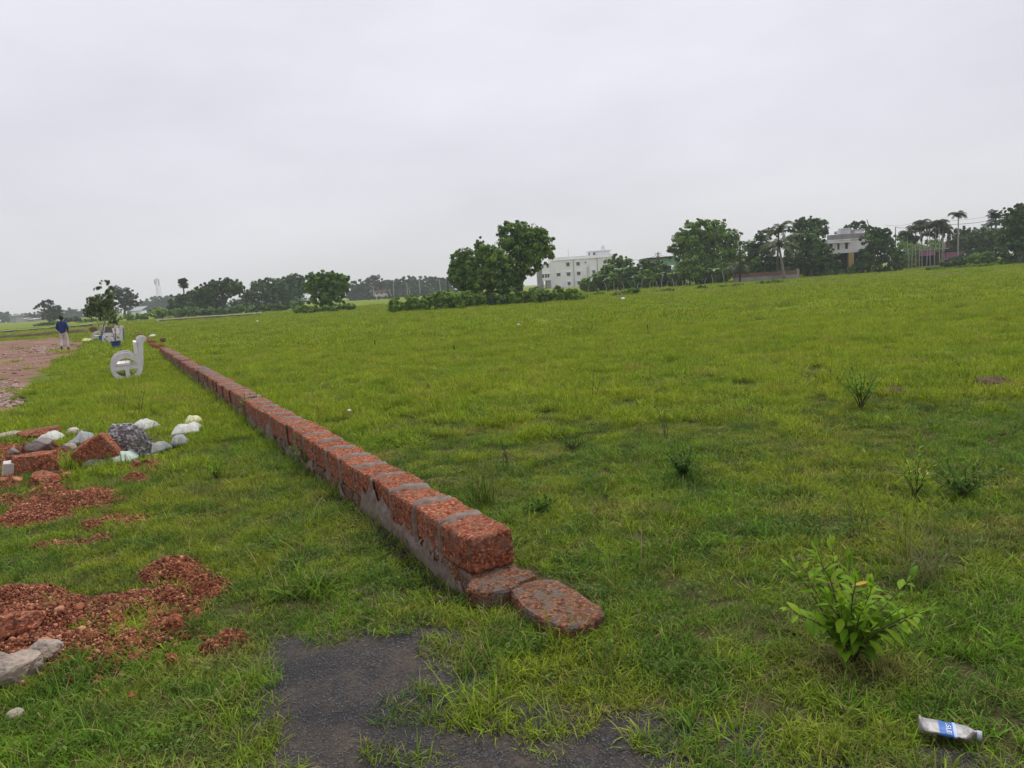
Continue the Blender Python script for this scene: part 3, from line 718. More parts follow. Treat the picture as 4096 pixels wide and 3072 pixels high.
# ------------------------------------------------------------------ blue planters
M['blue'] = plain('blue_plastic', (0.022, 0.045, 0.24), 0.5, 0.12, 5, dirt=((0.06, 0.08, 0.2), .5), spec=.4)
M['blue2'] = plain('lighter_blue_plastic', (0.035, 0.13, 0.34), 0.5, 0.12, 5, dirt=((0.08, 0.15, 0.3), .5), spec=.4)
M['potting'] = plain('potting_soil', (0.06, 0.045, 0.03), 1, .3, 20, .01)
def planter(px, py, label, mat, rad, hgt):
    p = onG(px, py); t = thing('planter', label, 'planter', p, 'blue planters on the verge')
    V, Fc, n = [], [], 20
    prof = [(rad * .86, 0), (rad * .94, hgt * .5), (rad, hgt * .9), (rad * 1.05, hgt * .91), (rad * 1.05, hgt), (rad * .97, hgt), (rad * .95, hgt * .88)]
    for r_, z in prof:
        for k in range(n): V.append((r_ * math.cos(2 * math.pi * k / n), r_ * math.sin(2 * math.pi * k / n), z))
    for a in range(len(prof) - 1):
        for k in range(n): Fc.append((a * n + k, a * n + (k + 1) % n, (a + 1) * n + (k + 1) % n, (a + 1) * n + k))
    obj('tub', mesh_np('tub', V, Fc, True), M[mat], t)
    mb = MB(); mb.prism([(rad * .95 * math.cos(2 * math.pi * k / n), rad * .95 * math.sin(2 * math.pi * k / n)) for k in range(n)], hgt * .5, hgt * .88); mb.build('soil', M['potting'], t)
    return p
PL1 = planter(413, 1371, 'lighter blue planter tub left of the dark blue one', 'blue2', .20, .40)
PL2 = planter(467, 1396, 'dark blue planter tub with a small sapling on the verge', 'blue', .20, .36)

# ------------------------------------------------------------------ the walking man
M['skin'] = plain('skin', (0.13, 0.065, 0.04), .6, .08, 8)
M['jacket'] = plain('blue_jacket', (0.018, 0.04, 0.165), .8, .18, 9, .004)
M['trousers'] = plain('pale_trousers', (0.56, 0.50, 0.53), .85, .08, 6, .004)
M['shoe'] = plain('dark_shoe', (0.035, 0.022, 0.018), .6, .1, 8)
M['hair'] = plain('black_hair', (0.012, 0.011, 0.011), .6, .2, 40, .004)
def skin(name, J, E, mat, parent, sub=2, root=0):
    me = bpy.data.meshes.new(name); me.from_pydata([j[:3] for j in J], E, []); o = obj(name, me, mat, parent)
    sm = o.modifiers.new('skin', 'SKIN'); sm.use_smooth_shade = True
    for k, j in enumerate(J):
        sv = me.skin_vertices[0].data[k]; sv.radius = (j[3], j[4] if len(j) > 4 else j[3]); sv.use_root = (k == root)
    ss = o.modifiers.new('smooth', 'SUBSURF'); ss.levels = ss.render_levels = sub
    return o
mp = onG(262, 1400)
man = thing('person', 'man in a blue jacket and white trousers walking away on the dirt road', 'person', mp, None, R(8))
def hand_chain(J, E, wid, w, fdir, side):
    w = np.array(w); fdir = np.array(fdir) / np.linalg.norm(fdir)
    sd = np.array([0, .35, -.9]) if abs(fdir[1]) < .5 else np.array([1.0 * side, 0, .0])
    pal = w + fdir * .05; J.append((*pal, .030, .018)); pi = len(J) - 1; E.append((wid, pi))
    for k, (off, ln) in enumerate([(-.030, .060), (-.010, .072), (.010, .068), (.030, .055)]):
        k1 = pal + fdir * .035 + sd * off; k2 = k1 + fdir * ln * .55 + np.array([0, 0, -.008]); k3 = k2 + fdir * ln * .35 + np.array([0, 0, -.02])
        J += [(*k1, .0095), (*k2, .0085), (*k3, .0075)]; q = len(J); E += [(pi, q - 3), (q - 3, q - 2), (q - 2, q - 1)]
    t1 = w + fdir * .03 + sd * -.04; t2 = t1 + fdir * .035 + sd * -.012
    J += [(*t1, .011), (*t2, .0095)]; q = len(J); E += [(wid, q - 2), (q - 2, q - 1)]
J = [(0, 0, .90, .13, .10), (0, .01, 1.08, .12, .09), (0, .01, 1.28, .15, .10), (0, .005, 1.42, .055), (0, .015, 1.47, .052), (0, .03, 1.53, .075, .085), (0, .03, 1.60, .072, .085), (0, .03, 1.64, .045),
     (.16, 0, 1.36, .055), (.235, -.05, 1.12, .045), (.19, .10, .94, .030), (-.16, 0, 1.36, .055), (-.235, -.05, 1.12, .045), (-.19, .10, .94, .030),
     (.09, 0, .84, .085), (.10, .08, .48, .055), (.115, .03, .09, .036), (.12, .14, .035, .035),
     (-.09, 0, .84, .085), (-.085, .03, .47, .055), (-.075, -.22, .17, .036), (-.075, -.16, .05, .032), (0, .125, 1.55, .012), (.075, .02, 1.555, .012), (-.075, .02, 1.555, .012)]
E = [(0, 1), (1, 2), (2, 3), (3, 4), (4, 5), (5, 6), (6, 7), (2, 8), (8, 9), (9, 10), (2, 11), (11, 12), (12, 13), (0, 14), (14, 15), (15, 16), (16, 17), (0, 18), (18, 19), (19, 20), (20, 21), (5, 22), (5, 23), (5, 24)]
hand_chain(J, E, 10, (.19, .10, .94), (-.15, .8, -.5), 1); hand_chain(J, E, 13, (-.19, .10, .94), (.15, .8, -.5), -1)
skin('body', J, E, M['skin'], man)
skin('jacket', [(0, 0, .84, .155, .12), (0, 0, .95, .16, .125), (0, .005, 1.12, .155, .12), (0, .005, 1.28, .165, .125), (0, 0, 1.385, .11, .10), (0, 0, 1.425, .07, .07),
     (.165, 0, 1.345, .085), (.235, -.045, 1.12, .068), (.20, .08, .955, .052), (-.165, 0, 1.345, .085), (-.235, -.045, 1.12, .068), (-.20, .08, .955, .052)],
     [(0, 1), (1, 2), (2, 3), (3, 4), (4, 5), (3, 6), (6, 7), (7, 8), (3, 9), (9, 10), (10, 11)], M['jacket'], man)
skin('trousers', [(0, 0, .90, .135, .115), (.085, 0, .80, .105), (.10, .05, .62, .088), (.105, .085, .47, .075), (.115, .04, .22, .066), (.118, .03, .10, .068), (-.085, 0, .80, .105), (-.09, .02, .62, .088), (-.085, .03, .47, .075), (-.08, -.10, .30, .066), (-.075, -.20, .185, .066)],
     [(0, 1), (1, 2), (2, 3), (3, 4), (4, 5), (0, 6), (6, 7), (7, 8), (8, 9), (9, 10)], M['trousers'], man)
skin('shoe', [(.12, .0, .045, .048, .042), (.12, .09, .038, .046, .036), (.122, .18, .03, .035, .028)], [(0, 1), (1, 2)], M['shoe'], man, root=1)
skin('shoe', [(-.075, -.26, .13, .045, .045), (-.075, -.20, .075, .045, .04), (-.075, -.14, .035, .04, .03)], [(0, 1), (1, 2)], M['shoe'], man, root=1)
V0, Fc0 = ICO3
Hh = V0 * np.array([.092, .108, .112]) + np.array([0, .018, 1.585]); keepf = [f_ for f_ in Fc0 if (Hh[list(f_)].mean(0)[1] < .075 or Hh[list(f_)].mean(0)[2] > 1.63) and Hh[list(f_)].mean(0)[2] > 1.50]
ho = obj('hair', mesh_np('hair', Hh + 0.012 * fbm(Hh[:, 0] * 40, Hh[:, 1] * 40, Hh[:, 2] * 40, 3, 2)[:, None] * V0, np.array(keepf), True), M['hair'], man)
ho.modifiers.new('thickness', 'SOLIDIFY').thickness = -0.012

# ------------------------------------------------------------------ crushed drinking bottle
m, nt, b = newmat('bottle_plastic'); v = coords(nt, 'Object')
b.inputs['Base Color'].default_value = (0.62, 0.58, 0.55, 1); b.inputs['Roughness'].default_value = 0.38; b.inputs['Transmission Weight'].default_value = 0.35
b.inputs['IOR'].default_value = 1.3; b.inputs['Specular IOR Level'].default_value = 0.6
nt.links.new(ramp(nt, noise(nt, v, 30, 4), [(0.35, (0.15, 0.125, 0.10)), (0.6, (0.31, 0.29, 0.28))]), b.inputs['Base Color'])
bump(nt, b, noise(nt, v, 60, 4), .5, .004); M['bottle'] = m
M['label_blue'] = plain('blue_label', (0.045, 0.14, 0.40), .45, .12, 30)
M['label_pale'] = plain('pale_blue_label', (0.36, 0.44, 0.62), .45, .12, 30)
M['label_ink'] = plain('label_lettering', (0.75, 0.78, 0.82), .5, .05, 10)
M['cap'] = plain('grey_blue_cap', (0.36, 0.40, 0.47), .5, .08, 20)
pa, pb = onG(3672, 2944), onG(3925, 2985); pa[2] = pb[2] = 0
Lb = float(np.linalg.norm((pb - pa)[:2])); bz = math.atan2(pb[1] - pa[1], pb[0] - pa[0])
bot = thing('plastic_bottle', 'crushed clear drinking bottle with blue label lying in the grass', 'bottle', (pa[0], pa[1], 0.048), None, bz)
bot.rotation_euler = (0, R(3), bz)
def squash(x, r_, a):
    """cross section of the crushed bottle: flattened, dented"""
    f = sstep(0, .1, x / Lb) * (1 - sstep(.72, .9, x / Lb))
    y = r_ * math.cos(a) * (1 + .18 * f); z = r_ * math.sin(a) * (1 - .52 * f) + (-.008 * f if math.sin(a) > 0 else 0) * abs(math.sin(a))
    z += .006 * f * float(fbm(x * 35, math.cos(a) * 2, math.sin(a) * 2, 5, 3)) * 2
    return y, z
RB = 0.035
prof = [(0, .004), (.0, .018), (.01, .028), (.03, .033), (.06, .0335), (.10, .034), (.18, .034), (.26, .0345), (.34, .0345), (.42, .0345), (.50, .0345), (.58, .0345), (.66, .0345), (.73, .034), (.79, .030), (.84, .022), (.875, .015), (.90, .0135), (.93, .0135)]
def lathe(prof, n=28, extra=0.0):
    V, Fc = [], []
    for (q, r_) in prof:
        for k in range(n):
            a = 2 * math.pi * k / n; y, z = squash(q * Lb, r_ + extra, a); V.append((q * Lb, y, z))
    for a in range(len(prof) - 1):
        for k in range(n): Fc.append((a * n + k, (a + 1) * n + k, (a + 1) * n + (k + 1) % n, a * n + (k + 1) % n))
    return V, Fc
V, Fc = lathe(prof); obj('body', mesh_np('body', V, Fc, True), M['bottle'], bot)
V, Fc = lathe([(q, .0345) for q in np.linspace(.33, .60, 9)], 28, .0012); lab_o = obj('paper_label', mesh_np('paper_label', V, Fc, True), M['label_blue'], bot)
V, Fc = lathe([(q, .0345) for q in np.linspace(.555, .605, 4)], 28, .0020); obj('label_band', mesh_np('label_band', V, Fc, True), M['label_pale'], lab_o)
cu = bpy.data.curves.new('lettering', 'FONT'); cu.body = 'BISLERI'; cu.size = .021; cu.align_x = 'CENTER'; cu.extrude = 0
to = bpy.data.objects.new('lettering', cu); me = bpy.data.meshes.new_from_object(to); bpy.data.objects.remove(to); bpy.data.curves.remove(cu)
bm_v = np.array([v_.co[:] for v_ in me.vertices])
NV = []
for (u_, v_, _) in bm_v:                     # the word runs round the bottle, reading downwards over its top
    a = R(90) + u_ / .036 + R(18); y, z = squash(.46 * Lb, .0345 + .0024, a); NV.append((.445 * Lb + v_, y, z))
for k, q in enumerate(NV): me.vertices[k].co = q
obj('lettering', me, M['label_ink'], lab_o)
mb = MB(); mb.tube([(.925 * Lb, 0, 0), (1.0 * Lb, 0, 0)], .0155, 18); cap = mb.build('cap', M['cap'], bot)

# ------------------------------------------------------------------ stakes and litter in the field
def stake(px, py, hpx, label, lean=0.0, rad=.018):
    p = onG(px, py); h = hpx * msize(px, py)
    o_ = MB().tube([(0, 0, -.05), (lean * h * .5, 0, h * .5), (lean * h, .01, h)], [rad, rad * .95, rad * .9], 7).build('stake', M['wood_dark']); o_.location = p
    tag(o_, label, 'stake', 'stakes in the field')
stake(1501, 1388, 28, 'short dark stake in the field, left of the leaning one')
stake(1823, 1412, 34, 'dark stake leaning left in the middle of the field', -.22)
stake(2591, 1335, 36, 'thin dark stake alone in the right half of the field', 0, .012)
stake(2172, 1318, 22, 'faint thin stake right of the white scrap in the field', 0, .010)
stake(872, 1330, 18, 'tiny dark stake near the left end of the field', 0, .02)
M['litter'] = plain('white_litter', (0.72, 0.72, 0.70), .6, .06, 8)
def litter(px, py, w, label, seed):
    s = msize(px, py) * w; V, Fc = ICO3
    Vv = V * np.array([s / 2, s * .35, s * .28]) * (1 + .5 * fbm(V[:, 0] * 2, V[:, 1] * 2, V[:, 2] * 2, seed, 3))[:, None]
    o_ = obj('litter', mesh_np('litter', Vv, Fc, True), M['litter']); p = onG(px, py); o_.location = (p[0], p[1], p[2] + .10 + s * .1); tag(o_, label, 'litter')
litter(2075, 1310, 13, 'white scrap of litter lying mid field', 1); litter(1400, 1672, 15, 'white scrap of litter in the grass right of the wall', 2)
litter(2492, 1202, 18, 'white scrap at the far edge of the field', 3); litter(1030, 1291, 10, 'tiny white scrap at the far left of the field', 4)
p0, p1 = onG(598, 1342), onG(628, 1360)
litter(612, 1356, 26, 'white strip in the grass beyond the end of the wall', 5)
# ------------------------------------------------------------------ grass (uncountable: scattered tufts)
def grassmat(name, fresh, yellow, dark, straw, dk=.75, rr=(.72, 1.25)):
    m, nt, b = newmat(name); w = coords(nt, 'World')
    a = N(nt, 'ShaderNodeAttribute', attribute_name='tint'); sp = N(nt, 'ShaderNodeSeparateColor'); nt.links.new(a.outputs['Color'], sp.inputs[0])
    oi = N(nt, 'ShaderNodeObjectInfo')
    n1, n2 = noise(nt, w, 0.55, 4, .6), noise(nt, w, 2.6, 3, .6)
    big = noise(nt, w, 0.16, 3, .6)
    c = mix(nt, ramp(nt, n1, [(0.40, 0.0), (0.60, 1.0)]), fresh, yellow)
    c = mix(nt, ramp(nt, n2, [(0.40, dk), (0.56, 0.0)]), c, dark)
    c = mix(nt, ramp(nt, big, [(0.52, 0.0), (0.72, 0.55)]), c, yellow)
    rv = ramp(nt, oi.outputs['Random'], [(0.0, rr[0]), (1.0, rr[1])])
    c = mix(nt, 1.0, c, rv, 'MULTIPLY')
    n3 = noise(nt, w, 1.1, 4, .65)                                     # drier, brownish patches
    dry = N(nt, 'ShaderNodeMath', operation='MULTIPLY_ADD'); nt.links.new(ramp(nt, n3, [(0.53, 0.0), (0.70, 0.75)]), dry.inputs[0])
    nt.links.new(sp.outputs[2], dry.inputs[1]); nt.links.new(sp.outputs[1], dry.inputs[2]); dry.use_clamp = True
    c = mix(nt, dry.outputs[0], c, straw)
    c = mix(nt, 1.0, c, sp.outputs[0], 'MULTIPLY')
    nt.links.new(c, b.inputs['Base Color']); b.inputs['Roughness'].default_value = 0.5; b.inputs['Specular IOR Level'].default_value = 0.06
    tr = N(nt, 'ShaderNodeBsdfTranslucent'); nt.links.new(c, tr.inputs[0]); ms = N(nt, 'ShaderNodeMixShader'); ms.inputs[0].default_value = 0.3
    nt.links.new(b.outputs[0], ms.inputs[1]); nt.links.new(tr.outputs[0], ms.inputs[2]); nt.links.new(ms.outputs[0], nt.nodes['Material Output'].inputs[0])
    return m
M['grass'] = grassmat('near_grass', (0.14, 0.275, 0.014), (0.27, 0.34, 0.018), (0.060, 0.165, 0.018), (0.32, 0.25, 0.11))
M['meadow'] = grassmat('meadow_grass', (0.225, 0.345, 0.013), (0.315, 0.40, 0.016), (0.145, 0.265, 0.016), (0.36, 0.30, 0.08), .3, (.86, 1.12))

def tuft(seed, nb, rad, L, W, bend, up, dead, segs=3):
    """one clump of bent, tapering blades"""
    r = np.random.default_rng(seed); V, Fc, T = [], [], []
    for k in range(nb):
        a = r.uniform(0, 2 * math.pi); q = rad * math.sqrt(r.random()); base = np.array([q * math.cos(a), q * math.sin(a), -0.006])
        l = r.uniform(*L); w = r.uniform(*W); az = r.uniform(0, 2 * math.pi); el = r.uniform(*up); bd = r.uniform(*bend)
        br = r.uniform(.5, 1.4); dd = 1.0 if r.random() < dead else r.uniform(0, .12); pat = r.uniform(.3, 1)
        tw = r.uniform(-.8, .8); o = len(V); p = base.copy(); e = el
        for s_ in range(segs + 1):
            t = s_ / segs; d = np.array([math.cos(az) * math.cos(e), math.sin(az) * math.cos(e), math.sin(e)])
            side = np.array([-math.sin(az + tw * t), math.cos(az + tw * t), 0.25 * math.sin(tw)]); ww = w * (1 - t ** 1.6) * (0.75 + .5 * math.sin(t * 2.6)) / 2
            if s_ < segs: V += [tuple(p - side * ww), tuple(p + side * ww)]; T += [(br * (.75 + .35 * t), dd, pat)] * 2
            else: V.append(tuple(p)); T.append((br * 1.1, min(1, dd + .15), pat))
            p = p + d * l / segs; e -= bd / segs
        for s_ in range(segs - 1): Fc.append((o + 2 * s_, o + 2 * s_ + 1, o + 2 * s_ + 3, o + 2 * s_ + 2))
        Fc.append((o + 2 * segs - 2, o + 2 * segs - 1, o + 2 * segs))
    return mesh_np('tuft', np.array(V), Fc, True, np.array(T))
def template(cname, metas, mat):
    c = bpy.data.collections.new(cname)
    for k, me in enumerate(metas):
        me.materials.append(mat); o = bpy.data.objects.new('%s_%02d' % (cname, k), me); c.objects.link(o)
    return c
def scatter(name, P, rot, scl, coll, label, cat='grass'):
    n = len(P); me = bpy.data.meshes.new(name); me.vertices.add(n); me.vertices.foreach_set('co', np.asarray(P, np.float32).ravel())
    a = me.attributes.new('rot', 'FLOAT_VECTOR', 'POINT'); a.data.foreach_set('vector', np.asarray(rot, np.float32).ravel())
    a = me.attributes.new('scl', 'FLOAT_VECTOR', 'POINT'); a.data.foreach_set('vector', np.asarray(scl, np.float32).ravel())
    a = me.attributes.new('idx', 'INT', 'POINT'); a.data.foreach_set('value', RNG.integers(0, len(coll.objects), n).astype(np.int32))
    me.update(); o = obj(name, me)
    ng = bpy.data.node_groups.new(name, 'GeometryNodeTree')
    ng.interface.new_socket('Geometry', in_out='INPUT', socket_type='NodeSocketGeometry'); ng.interface.new_socket('Geometry', in_out='OUTPUT', socket_type='NodeSocketGeometry')
    gi, go = ng.nodes.new('NodeGroupInput'), ng.nodes.new('NodeGroupOutput')
    ip = ng.nodes.new('GeometryNodeInstanceOnPoints'); ci = ng.nodes.new('GeometryNodeCollectionInfo')
    ci.inputs[0].default_value = coll; ci.inputs['Separate Children'].default_value = True; ci.inputs['Reset Children'].default_value = True
    ip.inputs['Pick Instance'].default_value = True
    def na(nm, dt):
        q = ng.nodes.new('GeometryNodeInputNamedAttribute'); q.data_type = dt; q.inputs[0].default_value = nm; return q.outputs[0]
    L = ng.links
    L.new(gi.outputs[0], ip.inputs['Points']); L.new(ci.outputs[0], ip.inputs['Instance'])
    L.new(na('idx', 'INT'), ip.inputs['Instance Index']); L.new(na('rot', 'FLOAT_VECTOR'), ip.inputs['Rotation']); L.new(na('scl', 'FLOAT_VECTOR'), ip.inputs['Scale'])
    L.new(ip.outputs[0], go.inputs[0])
    md = o.modifiers.new('scatter', 'NODES'); md.node_group = ng
    tag(o, label, kind='stuff'); return o
def cover(x, y):
    """how much grass grows at a place, 0 to 1"""
    w1, w2 = 0.09 * 2 * fbm(x * 5, y * 5, 0, 61), 0.09 * 2 * fbm(x * 5, y * 5, 3, 62)
    c = np.ones(x.shape)
    c[inside(ASPH, x + w1, y + w2)] = 0.0
    # scattered islands on the asphalt
    isl = (fbm(x * 4.5, y * 4.5, 0, 71, 3) > 0.09)
    c = np.where((c == 0) & isl & (x > -0.55), 0.4, c)
    wr1, wr2 = 2.2 * fbm(x * .5, y * .5, 0, 63), 2.2 * fbm(x * .5, y * .5, 3, 64)
    c[inside(ROAD, x + wr1, y + wr2)] = 0.015
    hh = on_heap(x + w1 * .7, y + w2 * .7); c = c * (1 - 0.93 * sstep(-0.02, 0.04, hh + .08 * fbm(x * 3, y * 3, 8, 68, 3)))
    s, t = wall_s(x, y), wall_t(x, y)
    c[(s > -.02) & (s < 24.5) & (t > -.03) & (t < BW + .02)] = 0
    c[inside(FST, x, y)] = 0
    hole = np.exp(-(((s - 0.30) / 0.30) ** 2 + ((t + 0.13) / 0.09) ** 2)); c = c * (1 - .95 * hole)
    for (bx, by, rx, ry) in BARE:
        c = c * (1 - 0.84 * np.exp(-(((x - bx + w1) / rx) ** 2 + ((y - by + w2) / ry) ** 2) ** 2))
    thin = fbm(x * .8, y * .8, 5, 66, 4)
    return np.clip(c * np.clip(1.2 + thin * 1.6, .45, 1), 0, 1)
FST = gpoly([(1890, 2300), (2025, 2255), (2230, 2320), (2420, 2440), (2250, 2490), (2080, 2410), (1950, 2380)])
def bare(px, py, rx, ry):
    c = G(px, py); a = G(px + rx, py); d = G(px, py - ry); return (c[0], c[1], abs(a[0] - c[0]), abs(d[1] - c[1]))
BARE = [bare(3900, 2990, 170, 45), bare(4050, 1790, 130, 35), bare(3250, 2240, 110, 22), bare(960, 2425, 110, 40), bare(900, 2960, 170, 70), bare(2560, 1620, 90, 14), bare(1150, 2820, 60, 60), bare(2700, 2950, 60, 30), bare(860, 2180, 60, 20)]
def points(y0, y1, dens, margin, extra=None):
    """random places in the part of the meadow between two depths"""
    hw = 0.80 * y1 + margin; n = int(dens * 2 * hw * (y1 - y0))
    x, y = RNG.uniform(-hw, hw, n), RNG.uniform(y0, y1, n)
    k = np.abs(x) < 0.80 * y + margin; x, y = x[k], y[k]
    k = RNG.random(len(x)) < cover(x, y); return x[k], y[k]
def lay(name, x, y, coll, s0, s1, label, tilt=.13, hfac=None):
    n = len(x); z = Hgt(x, y)
    hh = on_heap(x, y); z = z + np.clip(hh, 0, .2) * .5
    rot = np.stack([RNG.normal(0, tilt, n), RNG.normal(0, tilt, n), RNG.uniform(0, 6.283, n)], -1)
    s = RNG.uniform(s0, s1, n) * (1 if hfac is None else hfac)
    scatter(name, np.stack([x, y, z], -1), rot, np.stack([s, s, s * RNG.uniform(.75, 1.3, n)], -1), coll, label)
c_short = template('short', [tuft(200 + k, 160, .10, (.03, .075), (.0028, .0046), (.3, 1.9), (.25, 1.35), .10) for k in range(8)], M['grass'])
c_wide = template('wide', [tuft(220 + k, 14, .05, (.05, .115), (.0045, .0075), (.3, 1.5), (.3, 1.2), .07) for k in range(6)], M['grass'])
c_long = template('long', [tuft(240 + k, 13, .045, (.10, .22), (.0026, .0042), (.6, 2.0), (.8, 1.45), .10, 5) for k in range(6)], M['grass'])
c_mid = template('mid', [tuft(260 + k, 350, .23, (.06, .15), (.0045, .0080), (.2, 1.6), (.4, 1.4), .06) for k in range(6)], M['meadow'])
c_far = template('far', [tuft(280 + k, 240, .65, (.08, .19), (.014, .026), (.2, 1.4), (.4, 1.4), .04, 2) for k in range(5)], M['meadow'])
x, y = points(1.7, 10.5, 125, .5); k = RNG.random(len(x)) < (1 - .85 * sstep(6.5, 10.5, y)); x, y = x[k], y[k]
tall = np.clip(1 + 0.9 * fbm(x * .9, y * .9, 0, 77, 3), .6, 1.6)
lay('short_grass', x, y, c_short, .8, 1.35, 'dense short green grass carpeting the foreground', .13, tall)
x, y = points(1.7, 6.5, 130, .5); k = (fbm(x * 1.1, y * 1.1, 2, 78, 3) + .10 * x > -.03) & (RNG.random(len(x)) < 1 - .7 * sstep(4.5, 6.5, y)); x, y = x[k], y[k]
lay('broad_blade_grass', x, y, c_wide, .7, 1.25, 'broad bladed crab grass mixed into the right foreground')
x, y = points(1.7, 13, 70, .5); s, t = wall_s(x, y), wall_t(x, y)
edge = np.exp(-np.abs(t + .12) / .12) * (s > 0) + np.exp(-np.abs(t - BW - .08) / .08) * (s > 0)
w = np.where(t < 0, .55 * (fbm(x * 1.4, y * 1.4, 4, 79, 3) > -.04), .05) + .55 * edge
k = RNG.random(len(x)) < w * (1 - .6 * sstep(8, 13, y)); x, y = x[k], y[k]
lay('long_grass', x, y, c_long, .7, 1.2, 'longer arching grass on the verge left of the wall')
x, y = points(6.5, 31, 14.5, 1.5); k = RNG.random(len(x)) < sstep(6.5, 11, y) * (1 - .9 * sstep(22, 31, y)); x, y = x[k], y[k]
lay('meadow_grass', x, y, c_mid, .8, 1.3, 'bright yellow green meadow grass in the middle of the field')
x, y = points(21, 125, 1.7, 3); k = RNG.random(len(x)) < sstep(21, 31, y) * (1 - .5 * sstep(80, 125, y)); x, y = x[k], y[k]
lay('distant_meadow_grass', x, y, c_far, .8, 1.3, 'fine distant grass covering the far part of the field')

# broad leaved weeds and tall stalks mixed into the turf
def sprig(seed, n, rad, L, hgt):
    r = np.random.default_rng(seed); V, Fc, T = [], [], []
    for k in range(n):
        a = r.uniform(0, 6.28); q = rad * math.sqrt(r.random()); z0_ = hgt * r.random(); az = r.uniform(0, 6.28); e = r.uniform(-.3, .9); l = r.uniform(*L); w = l * r.uniform(.3, .5)
        p = np.array([q * math.cos(a), q * math.sin(a), z0_]); d = np.array([math.cos(az) * math.cos(e), math.sin(az) * math.cos(e), math.sin(e)]); s_ = np.array([-math.sin(az), math.cos(az), .2]); o = len(V)
        V += [p, p + d * l * .45 - s_ * w / 2 + (0, 0, .004), p + d * l - (0, 0, l * .15), p + d * l * .45 + s_ * w / 2 + (0, 0, .004)]; Fc.append((o, o + 1, o + 2, o + 3)); T += [(r.uniform(.55, 1.35), r.random(), 0)] * 4
    return mesh_np('sprig', np.array(V), np.array(Fc), False, np.array(T))
M['leaf_weed'] = leafmat('weed_leaf', (0.06, 0.125, 0.022), (0.13, 0.20, 0.032), .25, .6, .12)
c_weed = template('weed_sprig', [sprig(600 + k, 60, .10, (.018, .045), .055) for k in range(6)], M['leaf_weed'])
x, y = points(1.8, 17, 26, .5); k = (fbm(x * .75, y * .75, 1, 85, 4) + .05 * (wall_t(x, y) > 0) > .10) & ~inside(ASPH_BIG, x, y); x, y = x[k], y[k]
lay('low_weeds', x, y, c_weed, .45, .95, 'low broad leaved weeds growing in patches through the turf')
c_stalk = template('stalk', [tuft(640 + k, 5, .05, (.16, .34), (.0022, .0038), (.1, 1.2), (1.0, 1.5), .35, 5) for k in range(6)], M['grass'])
x, y = points(2.2, 24, 5.5, .5); k = fbm(x * .6, y * .6, 1, 86, 3) > -.05; x, y = x[k], y[k]
lay('grass_stalks', x, y, c_stalk, .7, 1.3, 'thin tall stalks standing above the short turf')
n = 2600; s = RNG.uniform(-.1, 3.2, n); t = -.06 - np.abs(RNG.normal(0, .06, n)); x, y = W0[0] + U_W[0] * s + P_W[0] * t, W0[1] + U_W[1] * s + P_W[1] * t; ps = RNG.gamma(1.6, .006, n) + .005
c_crumb = template('crumb', [mesh_np('crumb', ico(1)[0] * np.array([.5, .42, .36]) * (1 + .9 * fbm(ico(1)[0][:, 0] * 2, ico(1)[0][:, 1] * 2, ico(1)[0][:, 2] * 2, 370 + q, 2))[:, None], ico(1)[1]) for q in range(4)], plain('dark_crumbs', (0.032, 0.026, 0.023), .9, .5, 60))
scatter('earth_crumbs', np.stack([x, y, Hgt(x, y) + .01], -1), RNG.uniform(0, 6.28, (n, 3)), np.repeat(ps[:, None], 3, 1), c_crumb, 'dark crumbs of earth along the undercut foot of the wall')
# pebbles on the heaps and the asphalt
m, nt, b = newmat('laterite_pebble'); oi = N(nt, 'ShaderNodeObjectInfo')
nt.links.new(ramp(nt, oi.outputs['Random'], [(0.0, (0.075, 0.022, 0.012)), (0.45, (0.19, 0.06, 0.03)), (0.8, (0.30, 0.11, 0.055)), (1.0, (0.50, 0.25, 0.14))]), b.inputs['Base Color']); M['pebble'] = m
c_peb = template('red_pebble', [mesh_np('pebble', ico(1)[0] * np.array([.55, .40, .30]) * (1 + 1.1 * fbm(ico(1)[0][:, 0] * 2, ico(1)[0][:, 1] * 2, ico(1)[0][:, 2] * 2, 310 + k, 2))[:, None], ico(1)[1]) for k in range(6)], M['pebble'])
PX, PY, PS = [], [], []
for L in HEAP:
    for (cx_, cy_, rx, ry, hh, sk) in L:
        n = int(4200 * rx * ry * 4) + 80
        q, a = np.sqrt(RNG.random(n)) * 1.15, RNG.uniform(0, 6.283, n); yy = q * np.sin(a) * ry
        PX.append(cx_ + q * np.cos(a) * rx + sk * yy); PY.append(cy_ + yy); PS.append(RNG.gamma(1.6, .0042, n) + .004)
PX, PY, PS = map(np.concatenate, (PX, PY, PS)); PS = np.minimum(PS, .036)
PZ = Hgt(PX, PY) + np.clip(on_heap(PX, PY), 0, .3) * .66 + .008
scatter('laterite_gravel', np.stack([PX, PY, PZ], -1), RNG.uniform(0, 6.28, (len(PX), 3)), np.repeat(PS[:, None], 3, 1), c_peb, 'loose red laterite gravel strewn over the heaps')
c_chip = template('grey_chip', [mesh_np('chip', ico(0)[0] * np.array([.5, .45, .3]) * (1 + .4 * fbm(ico(0)[0][:, 0] * 2, ico(0)[0][:, 1] * 2, ico(0)[0][:, 2] * 2, 330 + k, 2))[:, None], ico(0)[1]) for k in range(4)], plain('stone_chips', (0.115, 0.11, 0.107), .8, .5, 60))
n = 30000; x, y = RNG.uniform(-2.2, 2.2, n), RNG.uniform(1.7, 3.7, n); k = inside(ASPH_BIG, x, y) & (fbm(x * 2, y * 2, 9, 81, 3) > -.14); x, y = x[k], y[k]
ps = RNG.uniform(.004, .011, len(x))
scatter('stone_chips', np.stack([x, y, Hgt(x, y) + .007], -1), RNG.uniform(0, 6.28, (len(x), 3)), np.repeat(ps[:, None], 3, 1), c_chip, 'pale stone chips embedded in the old asphalt')
